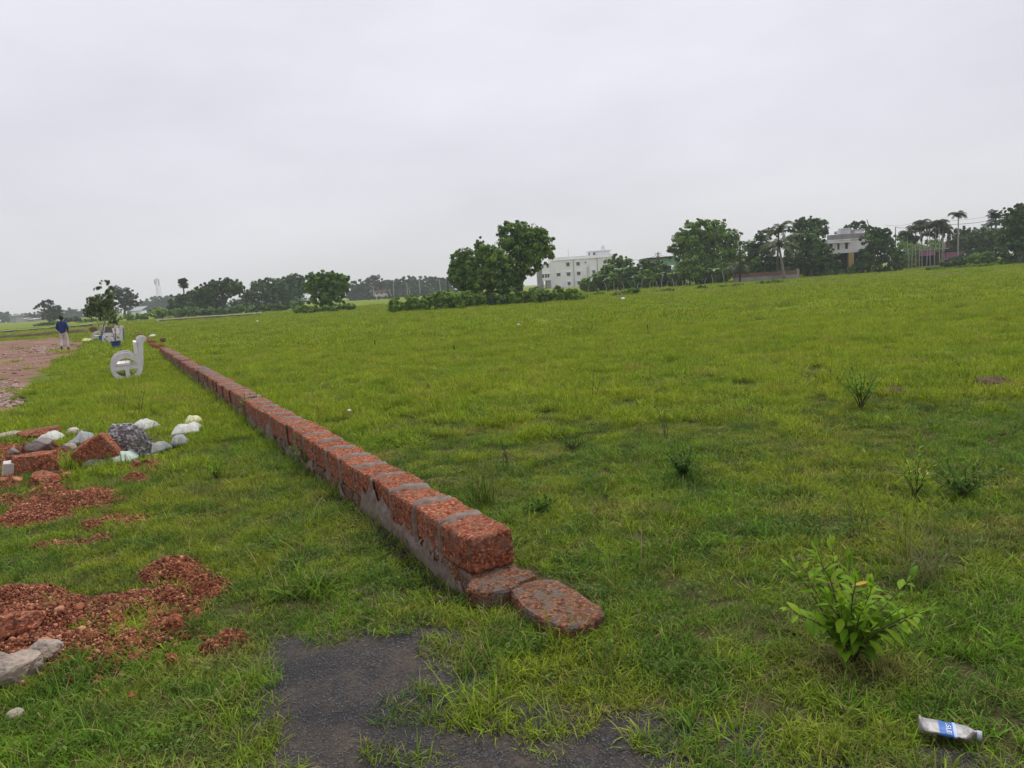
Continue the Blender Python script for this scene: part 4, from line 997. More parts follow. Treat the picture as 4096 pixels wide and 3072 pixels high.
# broken laterite strewn among the dumped blocks
X_, Y_, S_ = [], [], []
for (px, py, rx, ry, n, s0, s1) in [(200, 1830, 220, 70, 150, .03, .11), (450, 1850, 190, 40, 40, .03, .09), (120, 1960, 150, 60, 70, .02, .08), (400, 2540, 420, 110, 130, .015, .055), (250, 2680, 260, 60, 40, .012, .04), (430, 2030, 200, 60, 50, .02, .06)]:
    q, a = np.sqrt(RNG.random(n)), RNG.uniform(0, 6.283, n)
    for u_, v_ in zip(px + q * np.cos(a) * rx, py + q * np.sin(a) * ry):
        g_ = G(u_, v_); X_.append(g_[0]); Y_.append(g_[1])
    S_ += list(s0 + (s1 - s0) * RNG.random(n) ** 2)
X_, Y_, S_ = map(np.array, (X_, Y_, S_))
c_lr = template('rubble_bit', [mesh_np('bit', ico(2)[0] * np.array([.55, .45, .36]) * (1 + 1.0 * fbm(ico(2)[0][:, 0] * 1.8, ico(2)[0][:, 1] * 1.8, ico(2)[0][:, 2] * 1.8, 390 + k, 3))[:, None], ico(2)[1]) for k in range(6)], M['pebble'])
scatter('laterite_rubble', np.stack([X_, Y_, Hgt(X_, Y_) + np.clip(on_heap(X_, Y_), 0, .3) * .6 + S_ * .2], -1), RNG.uniform(0, 6.28, (len(X_), 3)), np.repeat(S_[:, None], 3, 1), c_lr, 'broken bits of laterite strewn among the dumped blocks and heaps')
# pale stones strewn on the dirt road
c_rs = template('road_stone', [mesh_np('chip', ico(1)[0] * np.array([.5, .45, .3]) * (1 + .6 * fbm(ico(1)[0][:, 0] * 2, ico(1)[0][:, 1] * 2, ico(1)[0][:, 2] * 2, 350 + k, 2))[:, None], ico(1)[1]) for k in range(4)], plain('road_stones', (0.30, 0.22, 0.18), .9, .35, 6))
X_, Y_, S_ = [], [], []
for (px, py, rx, ry, n, s0, s1) in [(30, 1575, 90, 55, 300, .04, .17), (180, 1395, 70, 10, 60, .08, .28), (250, 1380, 40, 6, 25, .1, .28), (165, 1412, 30, 6, 30, .1, .3), (100, 1450, 160, 60, 110, .05, .2), (60, 1410, 160, 30, 50, .06, .3), (340, 1415, 12, 3, 6, .15, .4)]:
    q, a = np.sqrt(RNG.random(n)), RNG.uniform(0, 6.283, n)
    for u_, v_ in zip(px + q * np.cos(a) * rx, py + q * np.sin(a) * ry):
        g_ = G(u_, v_); X_.append(g_[0]); Y_.append(g_[1])
    S_ += list(RNG.uniform(s0, s1, n) * RNG.uniform(.4, 1, n))
X_, Y_, S_ = map(np.array, (X_, Y_, S_))
scatter('road_stones', np.stack([X_, Y_, Hgt(X_, Y_) + .02], -1), np.stack([RNG.normal(0, .3, len(X_)), RNG.normal(0, .3, len(X_)), RNG.uniform(0, 6.28, len(X_))], -1), np.stack([S_, S_, S_ * .6], -1), c_rs, 'pale broken stones strewn over the dirt road')

# ------------------------------------------------------------------ plants in the foreground and the field
M['leaf_bright'] = leafmat('bright_leaf', (0.12, 0.25, 0.015), (0.25, 0.38, 0.02), .4, .55, .12)
M['leaf_mid'] = leafmat('mid_leaf', (0.08, 0.18, 0.018), (0.15, 0.26, 0.025), .35, .6, .1)
M['leaf_dark'] = leafmat('dark_leaf', (0.036, 0.10, 0.014), (0.08, 0.17, 0.022), .3, .7, .08)
M['leaf_yellow'] = leafmat('yellow_leaf', (0.55, 0.36, 0.02), (0.6, 0.42, 0.04), .3, .5)
M['dry_blade'] = leafmat('dry_blade', (0.16, 0.17, 0.06), (0.26, 0.22, 0.10), .3, .5)
def leaf_shape(name, seed, wid=.42, fold=.18, curl=.25):
    V, Fc, T = [], [], []; r = np.random.default_rng(seed); br = r.uniform(.75, 1.25); hu = r.random()
    prof = [(0, .02), (.12, .32), (.3, .80), (.5, 1.0), (.7, .78), (.86, .42), (1.0, .02)]
    for (q, w) in prof:
        z = curl * (q - q * q * 1.6) * .6; ww = w * wid / 2
        V += [(q, -ww, z + fold * ww), (q, 0, z), (q, ww, z + fold * ww)]; T += [(br, hu, 0), (br * 1.15, hu, 0), (br, hu, 0)]
    for i in range(len(prof) - 1):
        a = i * 3; Fc += [(a, a + 3, a + 4, a + 1), (a + 1, a + 4, a + 5, a + 2)]
    return mesh_np(name, V, Fc, True, np.array(T))
def frame(d, up=(0, 0, 1)):
    d = Vector(d).normalized(); y = Vector(up).cross(d)
    if y.length < 1e-3: y = Vector((0, 1, 0))
    y.normalize(); z = d.cross(y); return Matrix((d, y, z)).transposed()
LEAFS = {}
def leafset(mat, wid):
    if (mat, wid) not in LEAFS:
        LEAFS[(mat, wid)] = [leaf_shape('leaf', 400 + k, wid, r_, c_) for k, (r_, c_) in enumerate([(.2, .25), (.35, .1), (.1, .4), (.3, .3), (.25, -.1), (.5, .5), (.15, .7), (.4, -.3), (.3, .2)])]
        for me in LEAFS[(mat, wid)]: me.materials.append(M[mat])
    return LEAFS[(mat, wid)]
def leafy_shrub(name, label, px, py, height, spread, nst, nleaf, ll, mat, seed, split=True, wid=.42, cat='shrub', yellow=(), stem_r=.004, low=0.15):
    r = np.random.default_rng(seed); p = onG(px, py); t = thing(name, label, cat, p); mbs = MB(); spots = []
    for k in range(nst):
        az = 2 * math.pi * (k + r.uniform(-.3, .3)) / nst; sp_ = spread * r.uniform(.35, 1.0) / 2; hh = height * r.uniform(.6, 1.0) * (1 - .25 * (sp_ * 2 / spread) ** 2)
        pts = []
        for q in np.linspace(0, 1, 8):
            pts.append(np.array([math.cos(az) * sp_ * q ** 1.2 + .012 * math.sin(q * 9 + k), math.sin(az) * sp_ * q ** 1.2 + .012 * math.cos(q * 7 + k), hh * (q ** .85)]))
        mbs.tube(pts, [stem_r * (1.1 - .8 * q) for q in np.linspace(0, 1, 8)], 5)
        m_ = nleaf // nst
        for j in range(m_):
            q = low + (1 - low) * (j + r.random() * .5) / m_; i = min(6, int(q * 7)); f = q * 7 - i; pos = pts[i] * (1 - f) + pts[i + 1] * f
            tan = pts[i + 1] - pts[i]; tan = tan / np.linalg.norm(tan)
            sd = 1 if j % 2 else -1; lat = np.cross(tan, [math.cos(az + k), math.sin(az + k), .3]); lat /= np.linalg.norm(lat) + 1e-9
            d = lat * sd + tan * r.uniform(.25, .8) + np.array([0, 0, r.uniform(-.25, .35)]) + r.normal(0, .2, 3)
            if j >= m_ - 2: d = tan + r.normal(0, .2, 3)
            size = ll * (1.15 - .55 * q) * r.uniform(.75, 1.2)
            spots.append((pos, d, size * r.uniform(.85, 1.1), r.integers(0, 9)))
    mbs.build('stem', M['stem'], t, True)
    ls = leafset(mat, wid)
    if split:
        for q, (pos, d, size, i) in enumerate(spots):
            me = leafset('leaf_yellow', wid)[i] if q in yellow else ls[i]
            o = obj('leaf', me, None, t); o.matrix_local = Matrix.Translation(pos) @ (frame(d).to_4x4()) @ Matrix.Scale(size, 4)
            if q in yellow: o['label'] = 'yellowed leaf'
    else:
        V, Fc, T = [], [], []
        for (pos, d, size, i) in spots:
            b_ = np.array(frame(d)) ; me = ls[i]; vv = np.array([v_.co[:] for v_ in me.vertices]) * size; o0 = len(V)
            V += list(vv @ b_.T + pos); Fc += [tuple(o0 + a for a in pl.vertices) for pl in me.polygons]
            br, hu = r.uniform(.7, 1.25), r.random(); T += [(br, hu, 0)] * len(vv)
        obj('foliage', mesh_np('foliage', np.array(V), Fc, True, np.array(T)), M[mat], t)
    return t
leafy_shrub('leafy_shrub', 'bright green leafy shrub in the right foreground', 3405, 2640, .53, .62, 17, 298, .094, 'leaf_bright', 5, True, .47, yellow=(47, 62), stem_r=.0042, low=.12)
leafy_shrub('weed', 'dark bushy weed with small leaves right of the wall', 2735, 1915, .30, .40, 14, 260, .05, 'leaf_dark', 6, False, .5, 'weed')
leafy_shrub('sparse_shrub', 'sparse tall shrub with thin stems in the right field', 3445, 1640, .62, .75, 12, 260, .075, 'leaf_mid', 7, False, .45, stem_r=.005, low=.3)
leafy_shrub('weed', 'upright weed with one yellow leaf near the right edge', 3660, 1985, .48, .36, 7, 84, .075, 'leaf_bright', 8, True, .28, 'weed', yellow=(5, 14), stem_r=.004, low=.2)
leafy_shrub('weed', 'low dark weed right of the weed with the yellow leaf', 3850, 1990, .30, .55, 14, 170, .055, 'leaf_dark', 9, False, .45, 'weed')
leafy_shrub('weed', 'low broad leaved weed just right of the wall', 2165, 2065, .12, .38, 12, 110, .05, 'leaf_dark', 10, False, .6, 'weed')
leafy_shrub('weed', 'low scruffy weed in mid grass beyond the grass tussock', 2290, 1800, .22, .5, 12, 130, .05, 'leaf_dark', 12, False, .3, 'weed')
leafy_shrub('weed', 'leafy weed hugging the left side of the wall halfway along', 1012, 1680, .42, .5, 10, 170, .075, 'leaf_mid', 11, False, .35, 'weed')
leafy_shrub('weed', 'green weed against the left side of the wall near the sacks', 1230, 1868, .36, .45, 10, 150, .06, 'leaf_mid', 13, False, .3, 'weed')
leafy_shrub('weed', 'pale leafy weed standing left of the wall near the rubble', 865, 1900, .22, .35, 6, 60, .09, 'leaf_bright', 14, False, .22, 'weed')
leafy_shrub('weed', 'pale arching weed beside the rightmost laterite piece', 690, 1890, .16, .5, 6, 36, .13, 'leaf_bright', 15, False, .14, 'weed')
def tussock(label, px, py, n, L, W, seed, mat, spread=.09, up=(.8, 1.5), bend=(.2, 1.0)):
    p = onG(px, py); me = tuft(seed, n, spread, L, W, bend, up, .12, 6); t_ = me.color_attributes['tint']
    o = obj('grass_tussock', me, M[mat]); o.location = p; tag(o, label, 'grass tussock', None)
tussock('upright tussock of long green blades against the right side of the wall', 1930, 2030, 90, (.22, .48), (.004, .007), 501, 'grass', .10)
tussock('dry upright tussock behind the bright green shrub', 3680, 2330, 90, (.22, .52), (.003, .005), 502, 'dry_blade', .13)
tussock('green tussock on the verge left of the wall end', 1240, 2370, 110, (.12, .28), (.006, .010), 503, 'grass', .14, (.6, 1.4), (.4, 1.3))
tussock('small green tussock at the foot of the wall end slab', 2240, 2585, 60, (.10, .2), (.006, .009), 504, 'grass', .10, (.6, 1.4))
tussock('bright green tussock at the edge of the asphalt', 1930, 2880, 90, (.08, .17), (.005, .008), 505, 'grass', .12, (.5, 1.3))
tussock('thin green tussock above the crushed bottle', 3620, 2220, 50, (.25, .5), (.003, .004), 506, 'grass', .06)
def twigs(label, px, py, h, n, seed, rad=.003):
    r = np.random.default_rng(seed); p = onG(px, py); mb = MB()
    for k in range(n):
        a = r.uniform(0, 6.28); q0 = np.array([r.normal(0, .03), r.normal(0, .03), -.02]); hh = h * r.uniform(.6, 1)
        pts = [q0 + np.array([math.cos(a) * .25 * hh * q ** 1.5, math.sin(a) * .25 * hh * q ** 1.5, hh * q]) for q in np.linspace(0, 1, 6)]
        mb.tube(pts, [rad * (1.1 - .8 * q) for q in np.linspace(0, 1, 6)], 5)
        for j in range(3):
            b0_ = pts[2 + j]; aa = r.uniform(0, 6.28); mb.tube([b0_, b0_ + np.array([math.cos(aa) * .1, math.sin(aa) * .1, .1]) * h * .8], [rad * .6, rad * .3], 4)
    o = mb.build('dry_stem', M['stem']); o.location = p; tag(o, label, 'dry stems')
twigs('dark bare stems sticking up in the grass beside the dark bushy weed', 2660, 1760, .42, 5, 1)
twigs('bare forked stem in the verge behind the rubble, right one', 563, 1668, .62, 2, 2, .006)
twigs('bare thin stem in the verge behind the rubble, left one', 488, 1655, .62, 2, 3, .004)
twigs('thin dead stalk in the middle of the field', 2385, 1610, .5, 2, 4, .005)
twigs('single dark stalk standing right of the wall', 1290, 1708, .55, 1, 5, .003)
twigs('thin pale stalks bending behind the bright green shrub', 3420, 2160, .55, 3, 6, .0022)
twigs('dead brown stalks in the grass right of the wall', 2030, 1870, .35, 5, 7, .003)
# dark clods of earth
stone('earth_clod', 'earth', 3970, 1552, 120, 40, 'dark lump of turned earth near the right edge', 'earth clod', 601, fine=.12)
stone('earth_clod', 'earth', 3580, 1580, 110, 26, 'low dark clod of earth right of the sparse shrub', 'earth clod', 602, fine=.12)
stone('earth_clod', 'earth', 1760, 2395, 90, 70, 'dark crumbled earth at the undercut foot of the wall', 'earth clod', 603, fine=.14, sink=.45)
# ------------------------------------------------------------------ trees
M['tree_a'] = leafmat('tree_leaf_green', (0.075, 0.16, 0.024), (0.17, 0.27, 0.035), .3, .55, .2)
M['tree_b'] = leafmat('tree_leaf_dark', (0.040, 0.085, 0.024), (0.085, 0.15, 0.034), .22, .55, .2)
M['tree_c'] = leafmat('tree_leaf_blue', (0.036, 0.068, 0.034), (0.062, 0.10, 0.044), .15, .6, .15)
M['bush'] = leafmat('bush_leaf', (0.10, 0.20, 0.022), (0.20, 0.31, 0.035), .3, .5, .25)
M['crop'] = leafmat('crop_leaf', (0.085, 0.16, 0.045), (0.13, 0.21, 0.05), .25, .5, .25)
M['palm'] = leafmat('palm_leaf', (0.018, 0.036, 0.012), (0.036, 0.06, 0.016), .1, .6, .1)
M['palm_coconut'] = leafmat('coconut_leaf', (0.035, 0.062, 0.016), (0.075, 0.10, 0.024), .2, .55, .15)  # coconut fronds: a lighter leaf green than the other palms
M['banana'] = leafmat('banana_leaf', (0.06, 0.13, 0.03), (0.12, 0.20, 0.05), .3, .4, .4)
M['areca_trunk'] = plain('areca_trunk', (0.36, 0.36, 0.33), .9, .3, 6)
def leaf_cloud(seed, lobes, n, size, core=.28, asp=.6, puff=.34, droop=.2, per=34):
    """leaves gathered in clumps over a set of crown lobes (centre, radii)"""
    r = np.random.default_rng(seed); C_ = np.array([l[0] for l in lobes]); Rr = np.array([l[1] for l in lobes])
    wgt = (Rr[:, 0] * Rr[:, 2]); wgt = wgt / wgt.sum(); K = max(8, n // per)
    li = r.choice(len(lobes), K, p=wgt); d = r.normal(size=(K, 3)); d /= np.linalg.norm(d, axis=1, keepdims=True)
    d[:, 2] = np.where((d[:, 2] < -.35) & (r.random(K) < .35), -d[:, 2], d[:, 2])
    rho = np.where(r.random(K) < core, r.uniform(.1, .7, K), r.uniform(.66, .95, K))
    pc = C_[li] + d * Rr[li] * rho[:, None]; pr = puff * Rr[li].min(1) * r.uniform(.55, 1.45, K)
    spray = r.random(K) < .22; pc = np.where(spray[:, None], C_[li] + d * Rr[li] * r.uniform(.95, 1.16, K)[:, None], pc); pr = np.where(spray, pr * .5, pr)
    pt, ph = r.uniform(.55, 1.5, K), r.random(K)
    pi = r.integers(0, K, n); e = r.normal(size=(n, 3)); e /= np.linalg.norm(e, axis=1, keepdims=True)
    pos = pc[pi] + e * (pr[pi] * r.uniform(.35, 1.0, n) ** .6)[:, None] * np.array([1, 1, .72])
    nrm = .55 * e + .45 * d[pi] + np.array([0, 0, .35]) + r.normal(0, .38, (n, 3)); nrm /= np.linalg.norm(nrm, axis=1, keepdims=True)
    t = np.cross(nrm, r.normal(size=(n, 3))); t[:, 2] -= droop; t /= np.linalg.norm(t, axis=1, keepdims=True) + 1e-9
    b_ = np.cross(nrm, t); L = size * r.uniform(.6, 1.35, n)[:, None]
    V = np.stack([pos - t * L * .5, pos + b_ * L * asp * .5 + nrm * L * .08, pos + t * L * .5 - np.array([0, 0, 1]) * L * .12, pos - b_ * L * asp * .5 + nrm * L * .08], 1).reshape(-1, 3)
    tint = np.stack([pt[pi] * r.uniform(.75, 1.25, n), np.clip(ph[pi] * .8 + r.random(n) * .3, 0, 1), np.zeros(n)], -1)
    return V, np.arange(n * 4).reshape(-1, 4), np.repeat(tint, 4, 0)
def lobe_w(px, py, rx, ry, D, dd=0.0, dep=None):
    c = A(px, py, D + dd); s = D / F_PX * 1.0
    return (c, np.array([rx * s, (dep if dep else .85 * (rx + ry) / 2) * s, ry * s]))
def tree(name, label, cat, base_px, D, lobes, n, size, mat, seed, trunk=.16, bark='bark', limbs=4, group=None, **kw):
    base = A(base_px, 0, D); gx = A(base_px, hor(base_px) + 1.65 / D * F_PX, D); base = np.array([gx[0], gx[1], 0.0]); base[2] = float(Hgt(base[0], base[1]))
    t = thing(name, label, cat, base, group); r = np.random.default_rng(seed + 900)
    LW = [lobe_w(*l[:4], D, l[4] if len(l) > 4 else 0) for l in lobes]
    V, Fc, T = leaf_cloud(seed, LW, int(n * 1.9), size * .92, **kw)
    low = V[:, 2] < base[2] + .02; V[low, 2] = base[2] + .02 + r.random(low.sum()) * .2
    obj('crown', mesh_np('crown', V - base, Fc, False, T), M[mat], t)
    if trunk:
        mb = MB(); cen = np.mean([l[0] for l in LW], 0) - base; top = np.array([cen[0] * .7, cen[1] * .7, cen[2] * 1.0])
        fork = top * .5
        mb.tube([(0, 0, -.1), fork * .5 + r.normal(0, trunk * .4, 3) * [1, 1, 0], fork, top * .8], [trunk * 1.25, trunk, trunk * .8, trunk * .35], 8)
        for l in sorted(LW, key=lambda q: -q[1][0])[:max(limbs, 1)]:
            q = l[0] - base; mid = (fork * .9 + q) / 2 + r.normal(0, trunk, 3); mb.tube([fork * .85, mid, q + (0, 0, l[1][2] * .3)], [trunk * .6, trunk * .38, trunk * .12], 6)
        mb.build('trunk', M[bark], t, True)
    return t
RV = random.Random(3)
def bush(label, D, lobes, n, size, mat, seed, name='shrub', cat='shrub', group=None, **kw):
    L2 = []
    for l in lobes:
        gy_ = hor(l[0]) + 1.65 / D * F_PX + 1; tp = l[1] - l[3]; hv = 1 - .38 * RV.random(); tp = gy_ - (gy_ - tp) * hv; L2.append((l[0], (tp + gy_) / 2, l[2] * .9, max((gy_ - tp) / 2 * 1.04, 3)))
    lobes = L2; kw.setdefault('puff', .45); kw.setdefault('core', .35)
    return tree(name, label, cat, lobes[0][0], D, lobes, n, size, mat, seed, trunk=.05, limbs=3, group=group, **kw)

# --- big tree clump in the middle
tree('tree', 'tall dark green tree with the highest crown of the middle clump', 'tree', 2075, 66, [(2062, 925, 66, 36), (2020, 915, 34, 24), (2120, 945, 70, 42), (2165, 985, 52, 48), (2192, 1015, 30, 26), (2050, 985, 75, 55), (2120, 1010, 75, 50), (2085, 1070, 65, 55), (2150, 1060, 36, 26), (2040, 1120, 55, 50)], 11000, .26, 'tree_a', 21, .3, 'bark', 6, core=.28)
tree('tree', 'vine covered middle tree of the clump with a small raised tip', 'tree', 1960, 64.5, [(1915, 975, 20, 24), (1930, 1005, 38, 30), (1970, 1035, 60, 48), (2005, 1060, 62, 55), (1940, 1075, 62, 55), (1975, 1120, 80, 55), (1920, 1140, 60, 42), (2000, 1165, 70, 40)], 10000, .25, 'tree_a', 22, .24, core=.3)
tree('tree', 'left tree of the middle clump with a rounded lighter crown', 'tree', 1860, 66.5, [(1865, 1025, 38, 32), (1835, 1050, 36, 38), (1875, 1070, 52, 46), (1835, 1100, 40, 50), (1870, 1130, 58, 42)], 7500, .24, 'tree_a', 23, .18, core=.3)
for k, (lob, mat, lab) in enumerate([
        ([(1575, 1206, 28, 18), (1605, 1212, 30, 14)], 'bush', 'low shrub at the left end of the hedge under the middle clump'),
        ([(1650, 1190, 34, 22), (1690, 1195, 34, 24), (1670, 1212, 50, 14)], 'tree_a', 'darker shrub second from the left in the hedge'),
        ([(1745, 1185, 42, 22), (1790, 1190, 42, 24), (1770, 1206, 60, 16)], 'bush', 'light green shrub in front of the left tree of the clump'),
        ([(1860, 1188, 46, 26), (1905, 1195, 40, 24)], 'bush', 'light green shrub below the vine covered tree'),
        ([(1990, 1185, 46, 30), (1960, 1200, 36, 24), (1990, 1205, 40, 20)], 'tree_b', 'dark shrub under the trunk of the middle clump'),
        ([(2045, 1188, 38, 22), (2085, 1180, 44, 28), (2060, 1204, 50, 14)], 'bush', 'yellow green shrub just right of the dark shrub'),
        ([(2150, 1165, 50, 34), (2190, 1172, 46, 30), (2160, 1192, 60, 16)], 'tree_a', 'large rounded shrub in front of the white building'),
        ([(2235, 1146, 26, 22), (2240, 1168, 34, 18)], 'tree_a', 'small rounded shrub against the base of the white building'),
        ([(2290, 1168, 36, 16), (2320, 1176, 30, 12)], 'bush', 'low shrub right of the large rounded shrub')]):
    bush(lab, 62.5 + (k % 3) * .5 - (2 if k > 5 else 0) * 0, lob, 2200 if k < 7 else 1200, .21, mat, 40 + k, group=None)
bush('straggly low bush with a broken pale branch at the far field edge', 70, [(2490, 1172, 34, 12), (2535, 1166, 28, 16), (2460, 1180, 28, 8)], 1500, .2, 'tree_a', 50)
for k, (lob, lab) in enumerate([([(2672, 1160, 30, 11), (2640, 1168, 26, 7)], 'low dark bush on the field bund, leftmost of the right hand row'), ([(2812, 1150, 22, 12), (2800, 1160, 30, 7)], 'low bush on the bund below the big round tree'),
        ([(2895, 1146, 18, 10), (2950, 1142, 24, 10)], 'pale low bush at the foot of the dark pole'), ([(3050, 1136, 34, 14), (3095, 1130, 36, 16), (3150, 1134, 28, 10)], 'long dark bush on the bund before the compound wall'),
        ([(3210, 1130, 40, 9), (3270, 1126, 30, 8)], 'low green bush right end of the bund row'), ([(2395, 1180, 22, 10), (2350, 1188, 28, 7)], 'tiny bush at the far edge of the field before the bananas')]):
    bush(lab, 73 + k, lob, 900, .22, 'tree_a' if k != 2 else 'bush', 60 + k)
# --- small tree left of the clump
tree('tree', 'small round green tree standing alone left of the middle clump', 'tree', 1305, 90, [(1310, 1120, 48, 34), (1265, 1125, 42, 32), (1355, 1130, 44, 36), (1318, 1098, 24, 16), (1290, 1155, 60, 38), (1345, 1165, 50, 34), (1255, 1150, 36, 34), (1242, 1108, 18, 14), (1385, 1135, 18, 20), (1285, 1195, 52, 34), (1335, 1198, 50, 32)], 8500, .32, 'tree_a', 24, .2, core=.3)
bush('dark bush at the left foot of the small round tree', 86, [(1205, 1238, 34, 20), (1240, 1232, 34, 24)], 1600, .28, 'tree_a', 70)
bush('broad green bush at the right foot of the small round tree', 86, [(1300, 1238, 46, 18), (1350, 1232, 44, 22), (1395, 1228, 28, 18)], 2200, .28, 'bush', 71)
# --- dark trees to the left
tree('tree', 'wide umbrella shaped dark tree in the left background', 'tree', 912, 140, [(893, 1138, 70, 22), (850, 1155, 60, 24), (940, 1150, 50, 22), (830, 1185, 52, 34), (890, 1170, 70, 24), (965, 1158, 20, 12), (790, 1178, 34, 24), (800, 1210, 40, 26), (840, 1215, 40, 26)], 7500, .52, 'tree_b', 25, .4, limbs=6, core=.25)
tree('tree', 'dark rounded tree at the left end of the background grove', 'tree', 712, 150, [(712, 1200, 36, 22), (748, 1196, 34, 24), (720, 1220, 44, 22), (768, 1212, 36, 30)], 3400, .55, 'tree_b', 26, .3)
tree('tree', 'tall dark tree behind and left of the small round tree', 'tree', 1165, 175, [(1175, 1115, 30, 20), (1150, 1135, 46, 30), (1195, 1140, 34, 36), (1160, 1175, 60, 40)], 3200, .6, 'tree_b', 27, .3)
tree('tree', 'long low dark tree between umbrella tree and small round tree', 'tree', 1070, 170, [(1040, 1145, 40, 26), (1085, 1138, 40, 28), (1015, 1170, 36, 30), (1060, 1185, 60, 34), (1110, 1165, 40, 44), (985, 1195, 26, 20)], 4200, .6, 'tree_b', 28, .3)
for k, px in enumerate(range(700, 1215, 48)):
    yb = 1238 - (px - 700) * 0.056
    bush('pale green crop bush, number %s from the left in the line under the dark grove' % ['one', 'two', 'three', 'four', 'five', 'six', 'seven', 'eight', 'nine', 'ten', 'eleven'][k] if False else ['leftmost pale crop bush in the row under the grove', 'pale crop bush second from left under the grove', 'pale crop bush third from left under the grove', 'pale crop bush just left of the umbrella tree trunk', 'pale crop bush just right of the umbrella tree trunk', 'pale crop bush behind the dark leaning pole', 'pale crop bush right of the dark leaning pole', 'pale crop bush fourth from right under the grove', 'pale crop bush third from right under the grove', 'pale crop bush second from right under the grove', 'rightmost pale crop bush in the row under the grove'][k],
         128, [(px, yb, 32, 11), (px + 20, yb + 1, 26, 9)], 700, .38, 'crop', 80 + k, name='crop_bush', cat='bush', group='pale crop bushes under the dark grove')
# --- far left
tree('tree', 'flat topped acacia with open tiers at the far left', 'tree', 205, 215, [(190, 1206, 22, 6), (205, 1210, 12, 4), (168, 1216, 18, 5), (150, 1226, 10, 5), (178, 1224, 16, 5), (206, 1217, 12, 4), (140, 1233, 6, 3), (172, 1240, 8, 3)], 1500, .55, 'tree_c', 29, .25, limbs=8, core=.1)
tree('tree', 'dark round tree just right of the flat topped acacia', 'tree', 212, 214, [(215, 1240, 32, 20), (190, 1258, 26, 14), (228, 1255, 22, 18), (205, 1270, 36, 12)], 2400, .6, 'tree_c', 30, .2)
bush('grass green overgrown mound left of the walking man', 150, [(185, 1295, 40, 12), (215, 1290, 34, 14), (160, 1302, 24, 8)], 1400, .4, 'bush', 72)
bush('dark bush behind the head of the walking man', 190, [(265, 1276, 26, 12), (300, 1278, 28, 12), (322, 1280, 18, 8)], 1300, .5, 'tree_c', 73)
bush('green bank of bushes behind the planter sapling', 160, [(360, 1284, 40, 10), (420, 1280, 40, 12), (330, 1292, 30, 8)], 1300, .4, 'bush', 74)
bush('long green bank of bushes right of the planter sapling', 140, [(520, 1268, 44, 10), (580, 1258, 44, 16), (640, 1248, 46, 18), (690, 1244, 34, 14)], 2600, .4, 'bush', 75)
tree('tree', 'hazy spreading rain tree behind the planter sapling', 'tree', 500, 185, [(490, 1178, 40, 26), (455, 1170, 30, 26), (525, 1192, 36, 22), (548, 1210, 22, 12), (480, 1205, 50, 24), (515, 1222, 22, 10)], 2600, .5, 'tree_c', 31, .3, limbs=6, core=.15)
FAR = [(-40, 1262, 60, 22), (15, 1263, 22, 16), (52, 1274, 14, 10), (66, 1268, 18, 9), (110, 1264, 32, 13), (150, 1262, 36, 14), (280, 1250, 34, 16), (325, 1252, 30, 14), (250, 1258, 30, 14), (365, 1250, 30, 16), (440, 1240, 40, 20), (530, 1235, 30, 16), (565, 1225, 24, 20), (590, 1215, 24, 18), (620, 1208, 26, 22), (650, 1206, 26, 20), (680, 1204, 28, 22)]
for k, (px, py, rx, ry) in enumerate(FAR):
    tree('tree', 'far hazy tree on the left horizon, %s' % ['cut by the picture edge', 'nearest the left edge', 'smallest beside the far shed', 'above the far shed', 'left of the white roofs', 'behind the white roofs', 'right of the round dark tree', 'above the dark bush', 'behind the man', 'left of the planter sapling', 'behind the planter sapling', 'under the rain tree', 'right of the rain tree', 'left of the mast', 'at the foot of the mast', 'right of the mast', 'left of the dark grove'][k], 'tree', px, 420 + (k * 37) % 90, [(px, py, rx, ry), (px + rx * .5, py + ry * .4, rx * .7, ry * .7), (px - rx * .4, py + ry * .5, rx * .6, ry * .6), (px, py + ry, rx * 1.1, ry * .9)], 1100, 1.4, 'tree_c', 120 + k, .3, group='far trees on the left horizon')
FR = [(1440, 1140, 40, 22), (1500, 1124, 34, 22), (1545, 1138, 30, 18), (1590, 1135, 30, 18), (1635, 1122, 30, 18), (1685, 1122, 38, 20), (1740, 1128, 34, 18), (1785, 1124, 30, 18), (1425, 1160, 30, 20)]
for k, (px, py, rx, ry) in enumerate(FR):
    tree('tree', 'far hazy tree left of the clump, %s' % ['behind the blue building', 'tallest one', 'in a dip right of the tallest', 'left of the white poles', 'left top of the low hump', 'right top of the low hump', 'second from the clump', 'beside the clump', 'lowest above the blue roof'][k], 'tree', px, 300 + (k * 23) % 60, [(px, py, rx, ry), (px + rx * .5, py + ry * .5, rx * .8, ry * .8), (px - rx * .5, py + ry * .6, rx * .7, ry * .7), (px, py + ry * 1.6, rx * 1.3, ry * 1.1), (px + 8, py + ry * 2.4, rx * 1.3, ry)], 2400, 1.0, 'tree_c', 150 + k, .3, group='far trees behind the white poles')
bush('row of low bushes at the foot of the far white poles', 260, [(1500, 1192, 40, 8), (1560, 1186, 40, 9), (1620, 1180, 30, 8), (1690, 1176, 50, 10), (1760, 1168, 40, 10)], 1600, .7, 'tree_c', 170)

